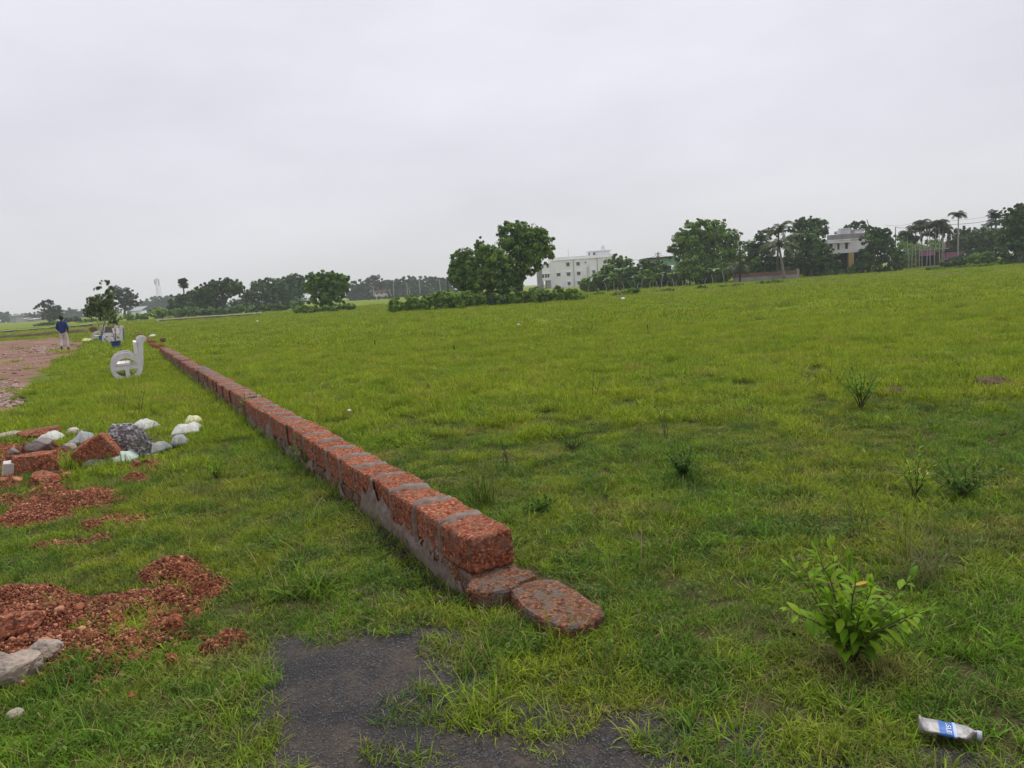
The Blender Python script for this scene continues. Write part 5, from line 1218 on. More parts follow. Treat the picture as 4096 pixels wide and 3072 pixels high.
# --- right hand trees
tree('tree', 'big round leafy tree, largest right of the white building', 'tree', 2830, 104, [(2790, 915, 70, 34), (2850, 905, 62, 30), (2730, 960, 50, 42), (2790, 970, 80, 52), (2870, 955, 72, 46), (2930, 960, 48, 36), (2760, 1030, 76, 55), (2850, 1030, 84, 60), (2930, 1030, 56, 56), (2960, 985, 30, 24), (2700, 1000, 30, 30), (2850, 1090, 100, 40)], 13000, .36, 'tree_a', 32, .35, limbs=7, core=.25)
tree('tree', 'small light green tree in front of the big round tree', 'tree', 2760, 98, [(2760, 1050, 36, 28), (2735, 1085, 40, 32), (2780, 1090, 40, 34)], 2600, .34, 'tree_a', 33, .12)
tree('tree', 'rounded tree in front of the right end of the white building', 'tree', 2470, 104, [(2470, 1040, 34, 22), (2440, 1065, 34, 28), (2500, 1062, 36, 28), (2465, 1095, 60, 34), (2410, 1105, 34, 28), (2390, 1130, 30, 26), (2450, 1135, 60, 26)], 4800, .34, 'tree_a', 34, .15)
tree('tree', 'dark tree below the green building', 'tree', 2600, 106, [(2580, 1060, 30, 26), (2620, 1080, 44, 34), (2560, 1095, 44, 34), (2660, 1100, 40, 34), (2600, 1125, 70, 26), (2690, 1120, 36, 26)], 4800, .34, 'tree_b', 35, .15)
tree('tree', 'dark tree between the pole and the coconut palm', 'tree', 3020, 108, [(3030, 960, 34, 26), (3075, 935, 38, 22), (3010, 1000, 40, 32), (3060, 1010, 46, 40), (3000, 1050, 50, 36), (3090, 1060, 50, 40), (3040, 1080, 70, 30)], 5200, .36, 'tree_b', 36, .2)
tree('tree', 'tall domed tree behind the dark grove left of the old white house', 'tree', 3240, 122, [(3225, 890, 44, 22), (3270, 900, 40, 24), (3190, 912, 40, 24), (3240, 925, 70, 30), (3290, 930, 24, 18)], 3200, .42, 'tree_b', 37, .25)
tree('tree', 'broad dark tree hiding the left wall of the old white house', 'tree', 3240, 103, [(3230, 960, 56, 34), (3180, 985, 50, 40), (3270, 1000, 58, 40), (3210, 1030, 80, 44), (3310, 1040, 46, 32), (3280, 1065, 74, 34), (3180, 1070, 60, 34), (3340, 1065, 30, 24)], 7000, .36, 'tree_b', 38, .3, limbs=6)
tree('tree', 'dark dome of a tree behind the roof of the old white house', 'tree', 3430, 135, [(3430, 900, 36, 16), (3395, 915, 30, 14), (3465, 912, 26, 12), (3360, 928, 20, 12)], 1400, .45, 'tree_b', 39, .2)
tree('tree', 'rounded dark tree hiding the right side of the old white house', 'tree', 3520, 102, [(3520, 935, 42, 24), (3555, 955, 36, 30), (3490, 960, 42, 34), (3530, 1000, 60, 42), (3470, 1020, 40, 30), (3570, 1030, 44, 34), (3500, 1060, 70, 34), (3580, 1070, 40, 26), (3440, 1068, 30, 22)], 6800, .34, 'tree_b', 140, .2)
tree('tree', 'pale green tree glimpsed behind the areca palms', 'tree', 3620, 145, [(3620, 960, 36, 26), (3650, 985, 40, 28), (3730, 975, 40, 24), (3600, 990, 30, 24)], 1900, .45, 'bush', 141, .2)
tree('tree', 'spreading tree right of the tall areca palm', 'tree', 3850, 132, [(3850, 925, 44, 16), (3880, 935, 34, 14), (3820, 940, 40, 20), (3860, 960, 60, 26), (3800, 990, 40, 26)], 2800, .42, 'tree_b', 142, .25, limbs=6)
tree('tree', 'dense mid green tree filling the right behind the pink house', 'tree', 3930, 118, [(3930, 950, 60, 36), (3890, 980, 50, 36), (3960, 990, 60, 40), (3900, 1020, 60, 32), (3980, 940, 40, 30)], 5000, .38, 'tree_b', 143, .25)
tree('tree', 'tall tree cut off by the right edge of the picture', 'tree', 4080, 92, [(4085, 838, 34, 22), (4050, 850, 36, 20), (4110, 870, 50, 40), (4060, 900, 60, 40), (4030, 930, 44, 40), (4090, 960, 60, 50), (4050, 990, 60, 44), (4120, 1010, 60, 50), (4140, 930, 60, 60), (4026, 838, 14, 8)], 9500, .33, 'tree_b', 144, .35, 'bark_pale', limbs=6)
for k, (D, lob, n_, mat, lab) in enumerate([
        (98, [(3830, 1050, 44, 26), (3790, 1058, 34, 20)], 1900, 'tree_b', 'dark shrub against the right corner of the pink house'),
        (96, [(3935, 1020, 44, 26), (3900, 1040, 40, 22), (3970, 1045, 36, 20)], 2400, 'tree_a', 'light flecked shrub below the dense tree at right'),
        (93, [(4035, 1042, 38, 22), (4010, 1050, 30, 16), (4060, 1052, 26, 14)], 1900, 'bush', 'pale rounded shrub near the right edge of the field'),
        (90, [(3900, 1062, 60, 8), (3840, 1066, 40, 8), (3960, 1058, 50, 8)], 1500, 'bush', 'low strip of leafy plants along the field edge at right'),
        (90, [(4080, 1054, 50, 8), (4130, 1050, 40, 10)], 900, 'bush', 'low leafy plants at the very right of the field edge'),
        (88, [(3745, 1072, 34, 9), (3720, 1074, 22, 7), (3780, 1072, 22, 6)], 1000, 'bush', 'bright low plants in front of the areca trunks'),
        (101, [(3395, 1075, 40, 12), (3350, 1084, 50, 10), (3300, 1090, 50, 10)], 1500, 'tree_b', 'dark undergrowth below the old white house')]):
    bush(lab, D, lob, n_, .26, mat, 180 + k)

for k, (px, py, rx, ry, lab) in enumerate([(2345, 1128, 26, 30, 'dark hedge bush beside the right end of the white building'), (2400, 1112, 34, 40, 'dark hedge bush under the rounded tree, left one'), (2455, 1110, 36, 46, 'dark hedge bush under the rounded tree, right one'), (2520, 1108, 36, 46, 'dark hedge bush behind the tall banana plant'), (2580, 1105, 36, 44, 'dark hedge bush left of the green house'), (2645, 1098, 38, 46, 'dark hedge bush below the green house'), (2705, 1096, 36, 44, 'dark hedge bush left of the light green tree'), (2800, 1090, 44, 40, 'dark hedge bush under the big round tree, left one'), (2870, 1088, 40, 40, 'dark hedge bush under the big round tree, right one')]):
    bush(lab, 100 + k % 3, [(px, py, rx, ry), (px + rx * .6, py + 14, rx * .8, ry * .7)], 1900, .3, 'tree_b' if k % 2 else 'tree_a', 860 + k)
ORD = ['first','second','third','fourth','fifth','sixth','seventh','eighth','ninth','tenth','eleventh','twelfth','thirteenth','fourteenth','fifteenth','sixteenth','seventeenth','eighteenth']
for k, (D, px, py, rx, ry, mat, lab) in enumerate([(150, 720, 1222, 40, 22, 'tree_b', 'dark undergrowth at the left end of the background grove'), (146, 790, 1215, 44, 24, 'tree_b', 'dark undergrowth left of the umbrella tree trunk'), (150, 860, 1214, 40, 22, 'tree_b', 'dark undergrowth just left behind the umbrella tree trunk'), (158, 955, 1210, 44, 20, 'tree_b', 'dark undergrowth right of the umbrella tree trunk'), (172, 1025, 1200, 50, 26, 'tree_b', 'dark undergrowth below the long low dark tree'), (172, 1105, 1192, 50, 28, 'tree_b', 'dark undergrowth between the long low tree and the tall dark tree'), (172, 1180, 1186, 46, 30, 'tree_b', 'dark undergrowth below the tall dark tree by the small round tree'),
        (107, 2950, 1070, 44, 44, 'tree_b', 'dark shrubbery behind the dark utility pole'), (107, 3020, 1066, 44, 46, 'tree_a', 'leafy shrubbery behind the left half of the compound wall'), (108, 3100, 1062, 50, 44, 'tree_b', 'dark shrubbery behind the right half of the compound wall'), (105, 3200, 1070, 56, 40, 'tree_b', 'dark shrubbery right of the compound wall'), (106, 3290, 1068, 50, 38, 'tree_b', 'dark shrubbery at the left corner of the old white house'),
        (128, 3620, 1012, 40, 40, 'bush', 'pale shrubbery left behind the areca row'), (139, 3700, 985, 50, 40, 'tree_a', 'green trees seen between the areca trunks, left'), (141, 3780, 985, 50, 40, 'tree_b', 'dark trees seen between the areca trunks, right'), (300, 1440, 1178, 40, 14, 'tree_c', 'hazy low bushes beside the far blue building'), (290, 1700, 1160, 60, 22, 'tree_c', 'hazy low bushes at the left foot of the middle clump')]):
    bush(lab, D, [(px, py, rx, ry), (px + rx * .7, py + 6, rx * .8, ry * .8), (px - rx * .6, py + 4, rx * .7, ry * .8)], 1500, .34 if D < 200 else .7, mat, 880 + k)
# --- palms
def frond_mesh(name, L, arch, wid, n=16, mat=None, stiff=1.0, seed=0):
    """one feather leaf: arched midrib with hanging leaflets"""
    r = np.random.default_rng(seed); V, Fc, T = [], [], []; P = []; e = .95 * stiff; p = np.zeros(3)
    for i in range(n + 1):
        P.append(p.copy()); p = p + np.array([math.cos(e), 0, math.sin(e)]) * L / n; e -= arch / n
    for i in range(n):
        for sd in (-1, 1):
            q = i / n; w = wid * math.sin(math.pi * min(.96, q * .92 + .08)) ** .6 * r.uniform(.8, 1.15); a, b_ = P[i], P[i + 1]; tan = (b_ - a) / np.linalg.norm(b_ - a)
            out = np.array([0, sd, 0]) * .8 + tan * .55 + np.array([0, 0, -.55 * r.uniform(.6, 1.4)]); out = out / np.linalg.norm(out) * w
            o = len(V); V += [a, b_ * .75 + a * .25, (a + b_) / 2 + out * .6 + tan * L / n * .3, a + out]; Fc += [(o, o + 1, o + 2, o + 3)]
            T += [(r.uniform(.75, 1.2), r.random(), 0)] * 4
    o = len(V)
    for i in range(n + 1):
        w = .02 * L / 2 * (1.2 - i / n); V += [P[i] + np.array([0, -w, .005]), P[i] + np.array([0, w, .005])]; T += [(1, .8, 0)] * 2
    for i in range(n): Fc.append((o + 2 * i, o + 2 * i + 2, o + 2 * i + 3, o + 2 * i + 1))
    me = mesh_np(name, np.array(V), Fc, False, np.array(T)); me.materials.append(M[mat]); return me
def palm(name, label, cpx, cpy, bpx, D, fr, nf, trunk, bark, seed, group=None, fan=None, skirt=True, elev=(-.2, .5)):
    top = A(cpx, cpy, D); g0 = A(bpx, hor(bpx), D); base = np.array([g0[0], g0[1], 0.0]); r = np.random.default_rng(seed)
    t = thing(name, label, 'palm', base, group); q = top - base
    MB().tube([(0, 0, -.1), q * .3 + np.array([r.normal(0, .06), 0, 0]), q * .7, q], [trunk * 1.15, trunk, trunk * .9, trunk * .8], 8).build('trunk', M[bark], t, True)
    for k in range(nf):
        o = obj('frond', fr[k % len(fr)], None, t); o.location = q
        o.rotation_euler = (r.normal(0, .15), r.uniform(-elev[1], -elev[0]), 2 * math.pi * k / nf + r.uniform(-.25, .25)); s = r.uniform(.85, 1.1); o.scale = (s, s, s)
    return t
ar = [frond_mesh('frond', 2.0, 2.7 + .4 * k, .75, 14, 'palm', 1.25, 700 + k) for k in range(3)]
co = [frond_mesh('frond', 3.6, 1.6 + .35 * k, .80, 18, 'palm_coconut', .8, 710 + k) for k in range(3)]
fanm = [frond_mesh('frond', 1.5, .6, .8, 8, 'palm', .9, 720 + k) for k in range(2)]
AX = [(1070, 400, 740), (1103, 440, 742), (1148, 350, 705), (1178, 330, 735), (1205, 300, 730), (1249, 400, 715), (1289, 330, 700), (1330, 310, 700), (1382, 285, 698), (1400, 340, 690), (1425, 380, 690)]
for k, (zx, zc, zbb) in enumerate(AX):
    px = 3200 + zx * .405
    palm('areca_palm', 'slender areca palm, %s from the left in the row before the pink house' % ORD[k], px + (5 if k % 2 else -4), 780 + zc * .405, px, 112 + (k * 3) % 8, ar, 16, .06, 'areca_trunk', 730 + k, 'areca palms before the pink house')
palm('areca_palm', 'tallest slender palm rising above the row and the pink house', 3833, 868, 3835, 118, [frond_mesh('frond', 2.1, 2.4 + .3 * k, .7, 14, 'palm', 1.1, 745 + k) for k in range(3)], 12, .11, 'areca_trunk', 750)
palm('fan_palm', 'stubby palm beside the tall tree at the right edge', 3983, 872, 3986, 120, fanm, 16, .16, 'bark', 751, elev=(-.9, .8))
palm('fan_palm', 'smaller palm tucked left of the stubby one at right', 3966, 900, 3966, 124, fanm, 12, .14, 'bark', 752, elev=(-.9, .8))
palm('coconut_palm', 'coconut palm with drooping fronds in front of the dark grove', 3116, 985, 3140, 96, co, 15, .15, 'bark_pale', 753, elev=(-.55, .55))
palm('coconut_palm', 'taller coconut palm crown among the dark trees', 3115, 930, 3105, 104, co, 12, .14, 'bark', 754, elev=(-.3, .6))
palm('coconut_palm', 'young coconut palm with low fronds by the compound wall', 2945, 1075, 2940, 97, [frond_mesh('frond', 2.6, 1.7, .7, 14, 'palm_coconut', .8, 756)], 10, .12, 'bark', 755, elev=(-.6, .5))
pt = palm('palmyra_palm', 'lone palmyra palm with a ball shaped crown on the left skyline', 733, 1134, 738, 155, [frond_mesh('frond', 1.15, .5, .75, 8, 'palm', .6, 757)], 40, .16, 'bark', 758, elev=(-1.2, 1.2))
def banana(label, px, py, D, h, seed, n=8):
    g0 = A(px, hor(px), D); base = np.array([g0[0], g0[1], 0.]); t = thing('banana_plant', label, 'banana plant', base, 'banana plants by the fence'); r = np.random.default_rng(seed)
    MB().tube([(0, 0, -.05), (0, 0, h * .5), (.05, 0, h * .62)], [.12, .09, .06], 8).build('trunk', M['banana'] if False else M['stem'], t, True)
    me = BAN[seed % 2]
    for k in range(n):
        o = obj('leaf', me, None, t); o.location = (0, 0, h * .58); o.rotation_euler = (r.normal(0, .25), r.uniform(-.75, -.1), 2 * math.pi * k / n + r.uniform(-.3, .3)); s = h * .5 * r.uniform(.8, 1.15); o.scale = (s, s, s)
BAN = []
for k in range(2):
    V, Fc, T = [], [], []; e = 1.1; p = np.zeros(3); n = 8
    for i in range(n + 1):
        q = i / n; w = .17 * math.sin(math.pi * (q * .9 + .07)); V += [p + (0, -w, -w * .35), p.copy(), p + (0, w, -w * .35)]; T += [(1.1, .5, 0), (1.3, .9, 0), (.9, .4, 0)]
        p = p + np.array([math.cos(e), 0, math.sin(e)]) / n; e -= (1.9 + .5 * k) / n
    for i in range(n): a = 3 * i; Fc += [(a, a + 3, a + 4, a + 1), (a + 1, a + 4, a + 5, a + 2)]
    me = mesh_np('leaf', np.array(V), Fc, True, np.array(T)); me.materials.append(M['banana']); BAN.append(me)
for k, (px, h, lab) in enumerate([(2480, 3.4, 'tall banana plant before the rounded tree'), (2350, 2.6, 'banana plant at the left end by the white building'), (2385, 2.4, 'banana plant second from the white building'), (2430, 2.2, 'low banana plant in front of the rounded tree'), (2545, 2.2, 'low banana plant right of the tall one'), (2640, 2.4, 'banana plant below the green building'), (2690, 2.2, 'banana plant between green building and big tree'), (2855, 2.6, 'pale banana plant at the foot of the big round tree'), (2590, 1.8, 'small banana plant behind the fence posts')]):
    banana(lab, px, 0, 95 + (k % 3), h, 760 + k, 9)

# ------------------------------------------------------------------ sapling in the light blue planter and its small neighbour
def sapling(name, label, P, D, lobes, n, leaf, stems, seed, zt):
    base = np.array([P[0], P[1], P[2] + zt]); t = thing(name, label, 'sapling', base); r = np.random.default_rng(seed); mb = MB()
    LW = [lobe_w(*l, D) for l in lobes]; V, Fc, T = [], [], []
    for k in range(stems):
        l = LW[k % len(LW)]; q = l[0] - base; mb.tube([(r.normal(0, .04), r.normal(0, .04), -.1), q * .35 + r.normal(0, .05, 3), q * .7, q], [.022, .018, .013, .006], 6)
    Vc, Fcc, Tc = leaf_cloud(seed, LW, int(n * 1.4), leaf, .25, .38, .34, 1.1, 14)
    obj('stem', bpy.data.meshes.new('x'), None, t) if False else mb.build('stem', M['bark_pale'], t, True)
    obj('crown', mesh_np('crown', Vc - base, Fcc, False, Tc), M['tree_sap'], t)
M['tree_sap'] = leafmat('sapling_leaf', (0.065, 0.115, 0.024), (0.13, 0.19, 0.035), .28, .4, .4)
sapling('sapling', 'leafy young tree with drooping leaves growing from the light blue planter', PL1, PL1[1], [(395, 1215, 46, 32), (372, 1240, 34, 30), (425, 1235, 40, 34), (440, 1190, 26, 26), (395, 1262, 46, 20), (440, 1155, 14, 16), (428, 1128, 9, 12), (408, 1135, 10, 12), (398, 1150, 12, 10), (372, 1160, 8, 9), (340, 1232, 8, 7), (360, 1205, 20, 14), (450, 1225, 20, 26)], 2600, .17, 6, 801, .35)
sapling('sapling', 'small dark sapling growing from the dark blue planter', PL2, PL2[1], [(452, 1272, 24, 16), (440, 1290, 16, 10), (464, 1288, 12, 10), (445, 1255, 16, 12)], 420, .11, 4, 802, .32)

# ------------------------------------------------------------------ buildings
M['wall_white'] = plain('white_painted_wall', (0.80, 0.78, 0.82), .85, .04, .6, 0, dirt=((0.62, 0.60, 0.62), .4))
M['wall_grey'] = plain('grey_wall', (0.30, 0.29, 0.28), .9, .15, .8, 0, dirt=((0.16, 0.15, 0.14), .6))
M['trim'] = plain('pale_trim', (0.82, 0.80, 0.82), .8, .05, 2)
M['pane'] = plain('dark_pane', (0.035, 0.035, 0.04), .25, .1, 3, spec=.5)
M['window_frame'] = plain('grey_window_frame', (0.25, 0.22, 0.22), .7, .1, 3)
M['wall_old'] = plain('old_white_wall', (0.76, 0.74, 0.75), .9, .05, .8, 0, dirt=((0.46, 0.36, 0.26), .55))
M['ochre'] = plain('ochre_wall', (0.46, 0.33, 0.13), .9, .15, 1, 0, dirt=((0.2, 0.14, 0.07), .6))
M['green_wall'] = plain('green_wall', (0.20, 0.38, 0.29), .9, .1, .8, 0, dirt=((0.12, 0.19, 0.15), .6))
M['pink_wall'] = plain('pink_wall', (0.34, 0.125, 0.245), .9, .12, .8, 0, dirt=((0.22, 0.10, 0.15), .5))
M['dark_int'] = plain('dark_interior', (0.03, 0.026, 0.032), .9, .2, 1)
M['brick_dark'] = plain('dark_brick', (0.10, 0.055, 0.042), .9, .25, 2)
M['blue_wall'] = plain('blue_wall', (0.22, 0.42, 0.62), .9, .08, .6, 0)
M['roof_red'] = plain('red_roof', (0.26, 0.13, 0.12), .9, .2, .6)
M['tin'] = plain('tin_roof', (0.30, 0.31, 0.33), .6, .2, 1)
M['tank'] = plain('water_tank', (0.58, 0.58, 0.60), .6, .05, 3)
def facade(name, x0, x1, z0, z1, Y, holes, mat, parent, off, thick=.22, depth=8.0):
    """a storey block whose front wall has real openings"""
    xs_ = sorted(set([x0, x1] + [q for h in holes for q in (h[0], h[1])])); zs_ = sorted(set([z0, z1] + [q for h in holes for q in (h[2], h[3])])); mb = MB()
    for i in range(len(xs_) - 1):
        for j in range(len(zs_) - 1):
            a, b_, c_, d = xs_[i], xs_[i + 1], zs_[j], zs_[j + 1]; mx, mz = (a + b_) / 2, (c_ + d) / 2
            if any(h[0] < mx < h[1] and h[2] < mz < h[3] for h in holes): continue
            mb.add([(a, Y, c_), (b_, Y, c_), (b_, Y, d), (a, Y, d)], [(0, 1, 2, 3)])
    for (a, b_, c_, d) in holes:
        y2 = Y + thick; mb.add([(a, Y, c_), (b_, Y, c_), (b_, Y, d), (a, Y, d), (a, y2, c_), (b_, y2, c_), (b_, y2, d), (a, y2, d)], [(0, 4, 5, 1), (1, 5, 6, 2), (2, 6, 7, 3), (3, 7, 4, 0)])
    y3 = Y + depth; mb.add([(x0, Y, z0), (x1, Y, z0), (x1, y3, z0), (x0, y3, z0), (x0, Y, z1), (x1, Y, z1), (x1, y3, z1), (x0, y3, z1)], [(1, 2, 6, 5), (2, 3, 7, 6), (3, 0, 4, 7), (4, 5, 6, 7)])
    return mb.build(name, mat, parent, off=off)
def window(parent, off, h, Y, hood=True, bars=1, sill=True):
    a, b_, c_, d = h; w = b_ - a; fr = MB(); t = min(.07, w * .1); yy = Y + .1
    for (x, z, sx, sz) in [((a + b_) / 2, c_ + t / 2, w, t), ((a + b_) / 2, d - t / 2, w, t), (a + t / 2, (c_ + d) / 2, t, d - c_ - 2 * t), (b_ - t / 2, (c_ + d) / 2, t, d - c_ - 2 * t)]: fr.box((x, yy, z), (sx, .06, sz))
    for k in range(bars): fr.box((a + w * (k + 1) / (bars + 1), yy, (c_ + d) / 2), (t * .8, .05, d - c_ - 2 * t))
    o = fr.build('window', M['window_frame'], parent, off=off)
    MB().box(((a + b_) / 2, Y + .15, (c_ + d) / 2), (w, .02, d - c_)).build('pane', M['pane'], o, off=off)
    if hood: MB().box(((a + b_) / 2, Y - .22, d + .12), (w + .5, .44, .10)).build('hood', M['trim'], o, off=off)
    if sill: MB().box(((a + b_) / 2, Y - .06, c_ - .06), (w + .3, .12, .10)).build('sill', M['trim'], o, off=off)
# white three storey building
D = 235.0
def z4(x, y): q = A(2080 + x * .2984, 960 + y * .2984, D); return q[0], q[2]
def rect4(x, y, w, h): cx_, cz = z4(x, y); s = .2984 * D / F_PX; return (cx_ - w * s / 2, cx_ + w * s / 2, cz - h * s / 2, cz + h * s / 2)
bx0, bx1 = z4(395, 270)[0], z4(1272, 220)[0]; off = np.array([bx0, D, 0]); zr = z4(800, 255)[1]
wb = thing('building', 'three storey white building right of the middle tree clump', 'building', off)
wins = [rect4(642, 328, 45, 50), rect4(778, 320, 45, 46), rect4(878, 300, 22, 20), rect4(1137, 297, 38, 42), rect4(517, 465, 50, 42), rect4(652, 458, 48, 46), rect4(787, 450, 46, 46), rect4(658, 585, 36, 44), rect4(788, 575, 36, 44), rect4(990, 430, 40, 44)]
facade('wall', bx0, bx1, -.2, zr, D, wins, M['wall_white'], wb, off, depth=11)
for k, h in enumerate(wins): window(wb, off, h, D, k != 2)
MB().box(((bx0 + bx1) / 2, D - .1, zr + .06), (bx1 - bx0 + .5, .5, .18)).build('roof_edge', M['trim'], wb, off=off)
MB().box(((bx0 + bx1) / 2, D + .25, zr + .55), (bx1 - bx0, .15, .8)).box((bx0 + .2, D + 5.5, zr + .55), (.15, 10.2, .8)).box((bx1 - .1, D + 5.5, zr + .55), (.15, 10.2, .8)).build('parapet', M['wall_white'], wb, off=off)
px0, px1 = z4(912, 0)[0], z4(1212, 0)[0]; zt = z4(1060, 145)[1]
sw = [rect4(1007, 185, 34, 44), rect4(940, 188, 16, 42)]
facade('stair_room', px0, px1, zr, zt, D + 2.5, [(a, b_, max(c_, zr + .25), min(d, zt - .2)) for a, b_, c_, d in sw], M['wall_white'], wb, off, depth=5)
for (a, b_, c_, d) in sw: window(wb, off, (a, b_, max(c_, zr + .25), min(d, zt - .2)), D + 2.5, False, 0, False)
MB().box(((px0 + px1) / 2, D + 5, zt + .1), (px1 - px0 + 1.0, 6.2, .2)).build('roof', M['trim'], wb, off=off)
tx = z4(1135, 0)[0]; tk = MB()
for sx in (-.5, .5): tk.box((tx + sx, D + 5, zt + .35), (.3, .8, .5))
tk.tube([(tx, D + 5, zt + .6), (tx, D + 5, zt + 1.5)], .55, 12); tk.tube([(tx, D + 5, zt + 1.5), (tx, D + 5, zt + 1.75)], .2, 8); tk.build('water_tank', M['tank'], wb, off=off)
for x_ in (697, 1018): xx = z4(x_, 0)[0]; MB().tube([(xx, D - .09, 0), (xx, D - .09, zr)], .09, 6).build('drain_pipe', M['wall_grey'], wb, off=off)
xx, zz = z4(652, 232); MB().tube([(xx, D + .6, zr), (xx, D + .6, zr + 3.2)], .035, 5).build('aerial', M['wood_dark'], wb, off=off)
for x_, a_, b_ in ((878, 365, 520), (900, 340, 520)): xx = z4(x_, 0)[0]; MB().tube([(xx, D - .1, z4(0, b_)[1] - 1), (xx, D - .1, z4(x_, a_)[1])], .07, 6).build('waste_pipe', M['wall_grey'], wb, off=off)
# its projecting left bay
lx0 = z4(285, 0)[0]; bw_ = [rect4(302, 357, 22, 44), rect4(368, 350, 28, 48), rect4(308, 485, 26, 48), rect4(345, 483, 26, 48), rect4(377, 480, 26, 48)]
zlr = z4(340, 322)[1]; zl0 = z4(340, 545)[1]
facade('bay_wall', lx0, bx0 - .02, zl0, zlr, D - 1.2, bw_, M['wall_white'], wb, off, depth=9)
for h in bw_: window(wb, off, h, D - 1.2, False, 0, False)
for zz in (z4(340, 322)[1] + .05, z4(340, 455)[1]): MB().box(((lx0 + bx0) / 2 - .1, D - 1.35, zz), (bx0 - lx0 + .7, .8, .13)).build('ledge', M['trim'], wb, off=off)
MB().box(((lx0 + bx0) / 2 + .4, D + 3, zl0 / 2), (bx0 - lx0 - .8, 7, zl0)).build('ground_floor', M['wall_grey'], wb, off=off)
gx0 = z4(205, 0)[0]; MB().box(((gx0 + lx0) / 2, D + 4, z4(240, 372)[1] / 2), (lx0 - gx0 - .05, 6, z4(240, 372)[1])).build('side_wing', M['wall_grey'], wb, off=off)
MB().box(((gx0 + lx0) / 2, D + 1.0 - .3, z4(240, 365)[1]), (lx0 - gx0 + .4, .8, .16)).build('wing_ledge', M['trim'], wb, off=off)
# green house
D2 = 150.0; g0, g1 = A(2590, 1040, D2), A(2686, 1062, D2); gt = A(2640, 1033, D2)[2]; gm = A(2640, 1064, D2)[2]; off = np.array([g0[0], D2, 0])
gb = thing('house', 'green walled house with dark flat roof between the trees', 'house', off)
gh = [(A(2665, 0, D2)[0], A(2680, 0, D2)[0], gm + .45, gm + .95)]
facade('upper_wall', g0[0] + 1.5, g1[0], gm, gt, D2, gh, M['green_wall'], gb, off, depth=7); window(gb, off, gh[0], D2, True, 0, False)
MB().box((g0[0] + .7, D2 + 3, (gm + gt) / 2), (1.55, 5.6, gt - gm - .01)).build('side_wall', M['wall_grey'], gb, off=off)
MB().box(((g0[0] + g1[0]) / 2, D2 + 3, gt + .12), (g1[0] - g0[0] + .6, 7.4, .22)).build('roof', M['dark_int'], gb, off=off)
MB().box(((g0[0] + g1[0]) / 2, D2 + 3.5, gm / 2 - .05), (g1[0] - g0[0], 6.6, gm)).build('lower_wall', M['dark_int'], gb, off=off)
# old white house
D3 = 107.0
def z5(x, y, D_): q = A(3200 + x * .405, 780 + y * .405, D_); return q[0], q[2]
x0, x1 = z5(262, 0, D3)[0], z5(720, 0, D3)[0]; zf = z5(400, 575, D3)[1]; zt = z5(400, 445, D3)[1]; off = np.array([x0, D3, 0])
oh = thing('house', 'old stained white house with an ochre ground floor among dark trees', 'house', off)
def rect5(x, y, w, h, D_): cx_, cz = z5(x, y, D_); s = .405 * D_ / F_PX; return (cx_ - w * s / 2, cx_ + w * s / 2, cz - h * s / 2, cz + h * s / 2)
ow = [rect5(305, 503, 36, 40, D3), rect5(380, 510, 22, 60, D3), rect5(460, 503, 30, 58, D3)]
facade('upper_wall', x0, x1, zf, zt, D3, ow, M['wall_old'], oh, off, depth=8)
for h in ow: window(oh, off, h, D3, True, 1, False)
for k in range(9):
    xx = x0 + (x1 - x0) * (k + .5) / 9
    MB().box((xx, D3 - .02, zt + .42), ((x1 - x0) / 9 - .03, .14, .74)).build('parapet_panel', M['wall_grey'], oh, off=off)
MB().box(((x0 + x1) / 2, D3 + 4, zt + .03), (x1 - x0 + .3, 8.3, .12)).build('roof', M['wall_old'], oh, off=off)
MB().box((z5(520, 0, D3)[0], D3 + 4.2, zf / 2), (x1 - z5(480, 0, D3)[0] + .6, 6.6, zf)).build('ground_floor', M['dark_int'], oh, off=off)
MB().box((z5(503, 0, D3)[0], D3 + .2, zf / 2), (.75, .4, zf - .01)).build('pillar', M['ochre'], oh, off=off)
xx = z5(480, 0, D3)[0]; zb_ = z5(480, 408, D3)[1]
for k in range(6): MB().box((xx, D3 + 1.5, zb_ + .1 + k * .21), (1.42, .9, .17)).build('tank_board', M['tank'], oh, off=off)
MB().box((xx, D3 + 1.5, zb_ - .35), (1.3, .8, .7)).build('tank_stand', M['dark_int'], oh, off=off)
xa, xb = z5(560, 0, D3)[0], z5(700, 0, D3)[0]; za = z5(630, 335, D3)[1]
for q in (xa, (xa + xb) / 2 + .4, xb): MB().box((q, D3 + 3, (zt + za) / 2), (.6, .3, za - zt)).build('roof_pillar', M['wall_old'], oh, off=off)
MB().box(((xa + xb) / 2, D3 + 4.5, za + .08), (xb - xa + .8, 4, .16)).build('terrace_roof', M['tin'], oh, off=off)
MB().box(((xa + xb) / 2 + .2, D3 + 5.6, (zt + za) / 2), (xb - xa, .2, za - zt - .05)).build('terrace_wall', M['wall_old'], oh, off=off)
MB().tube([(z5(795, 310, D3)[0], D3 + 3, za - .3), (z5(762, 222, D3)[0], D3 + 3, z5(762, 222, D3)[1])], .05, 6).build('slanting_pole', M['wood_dark'], oh, off=off)
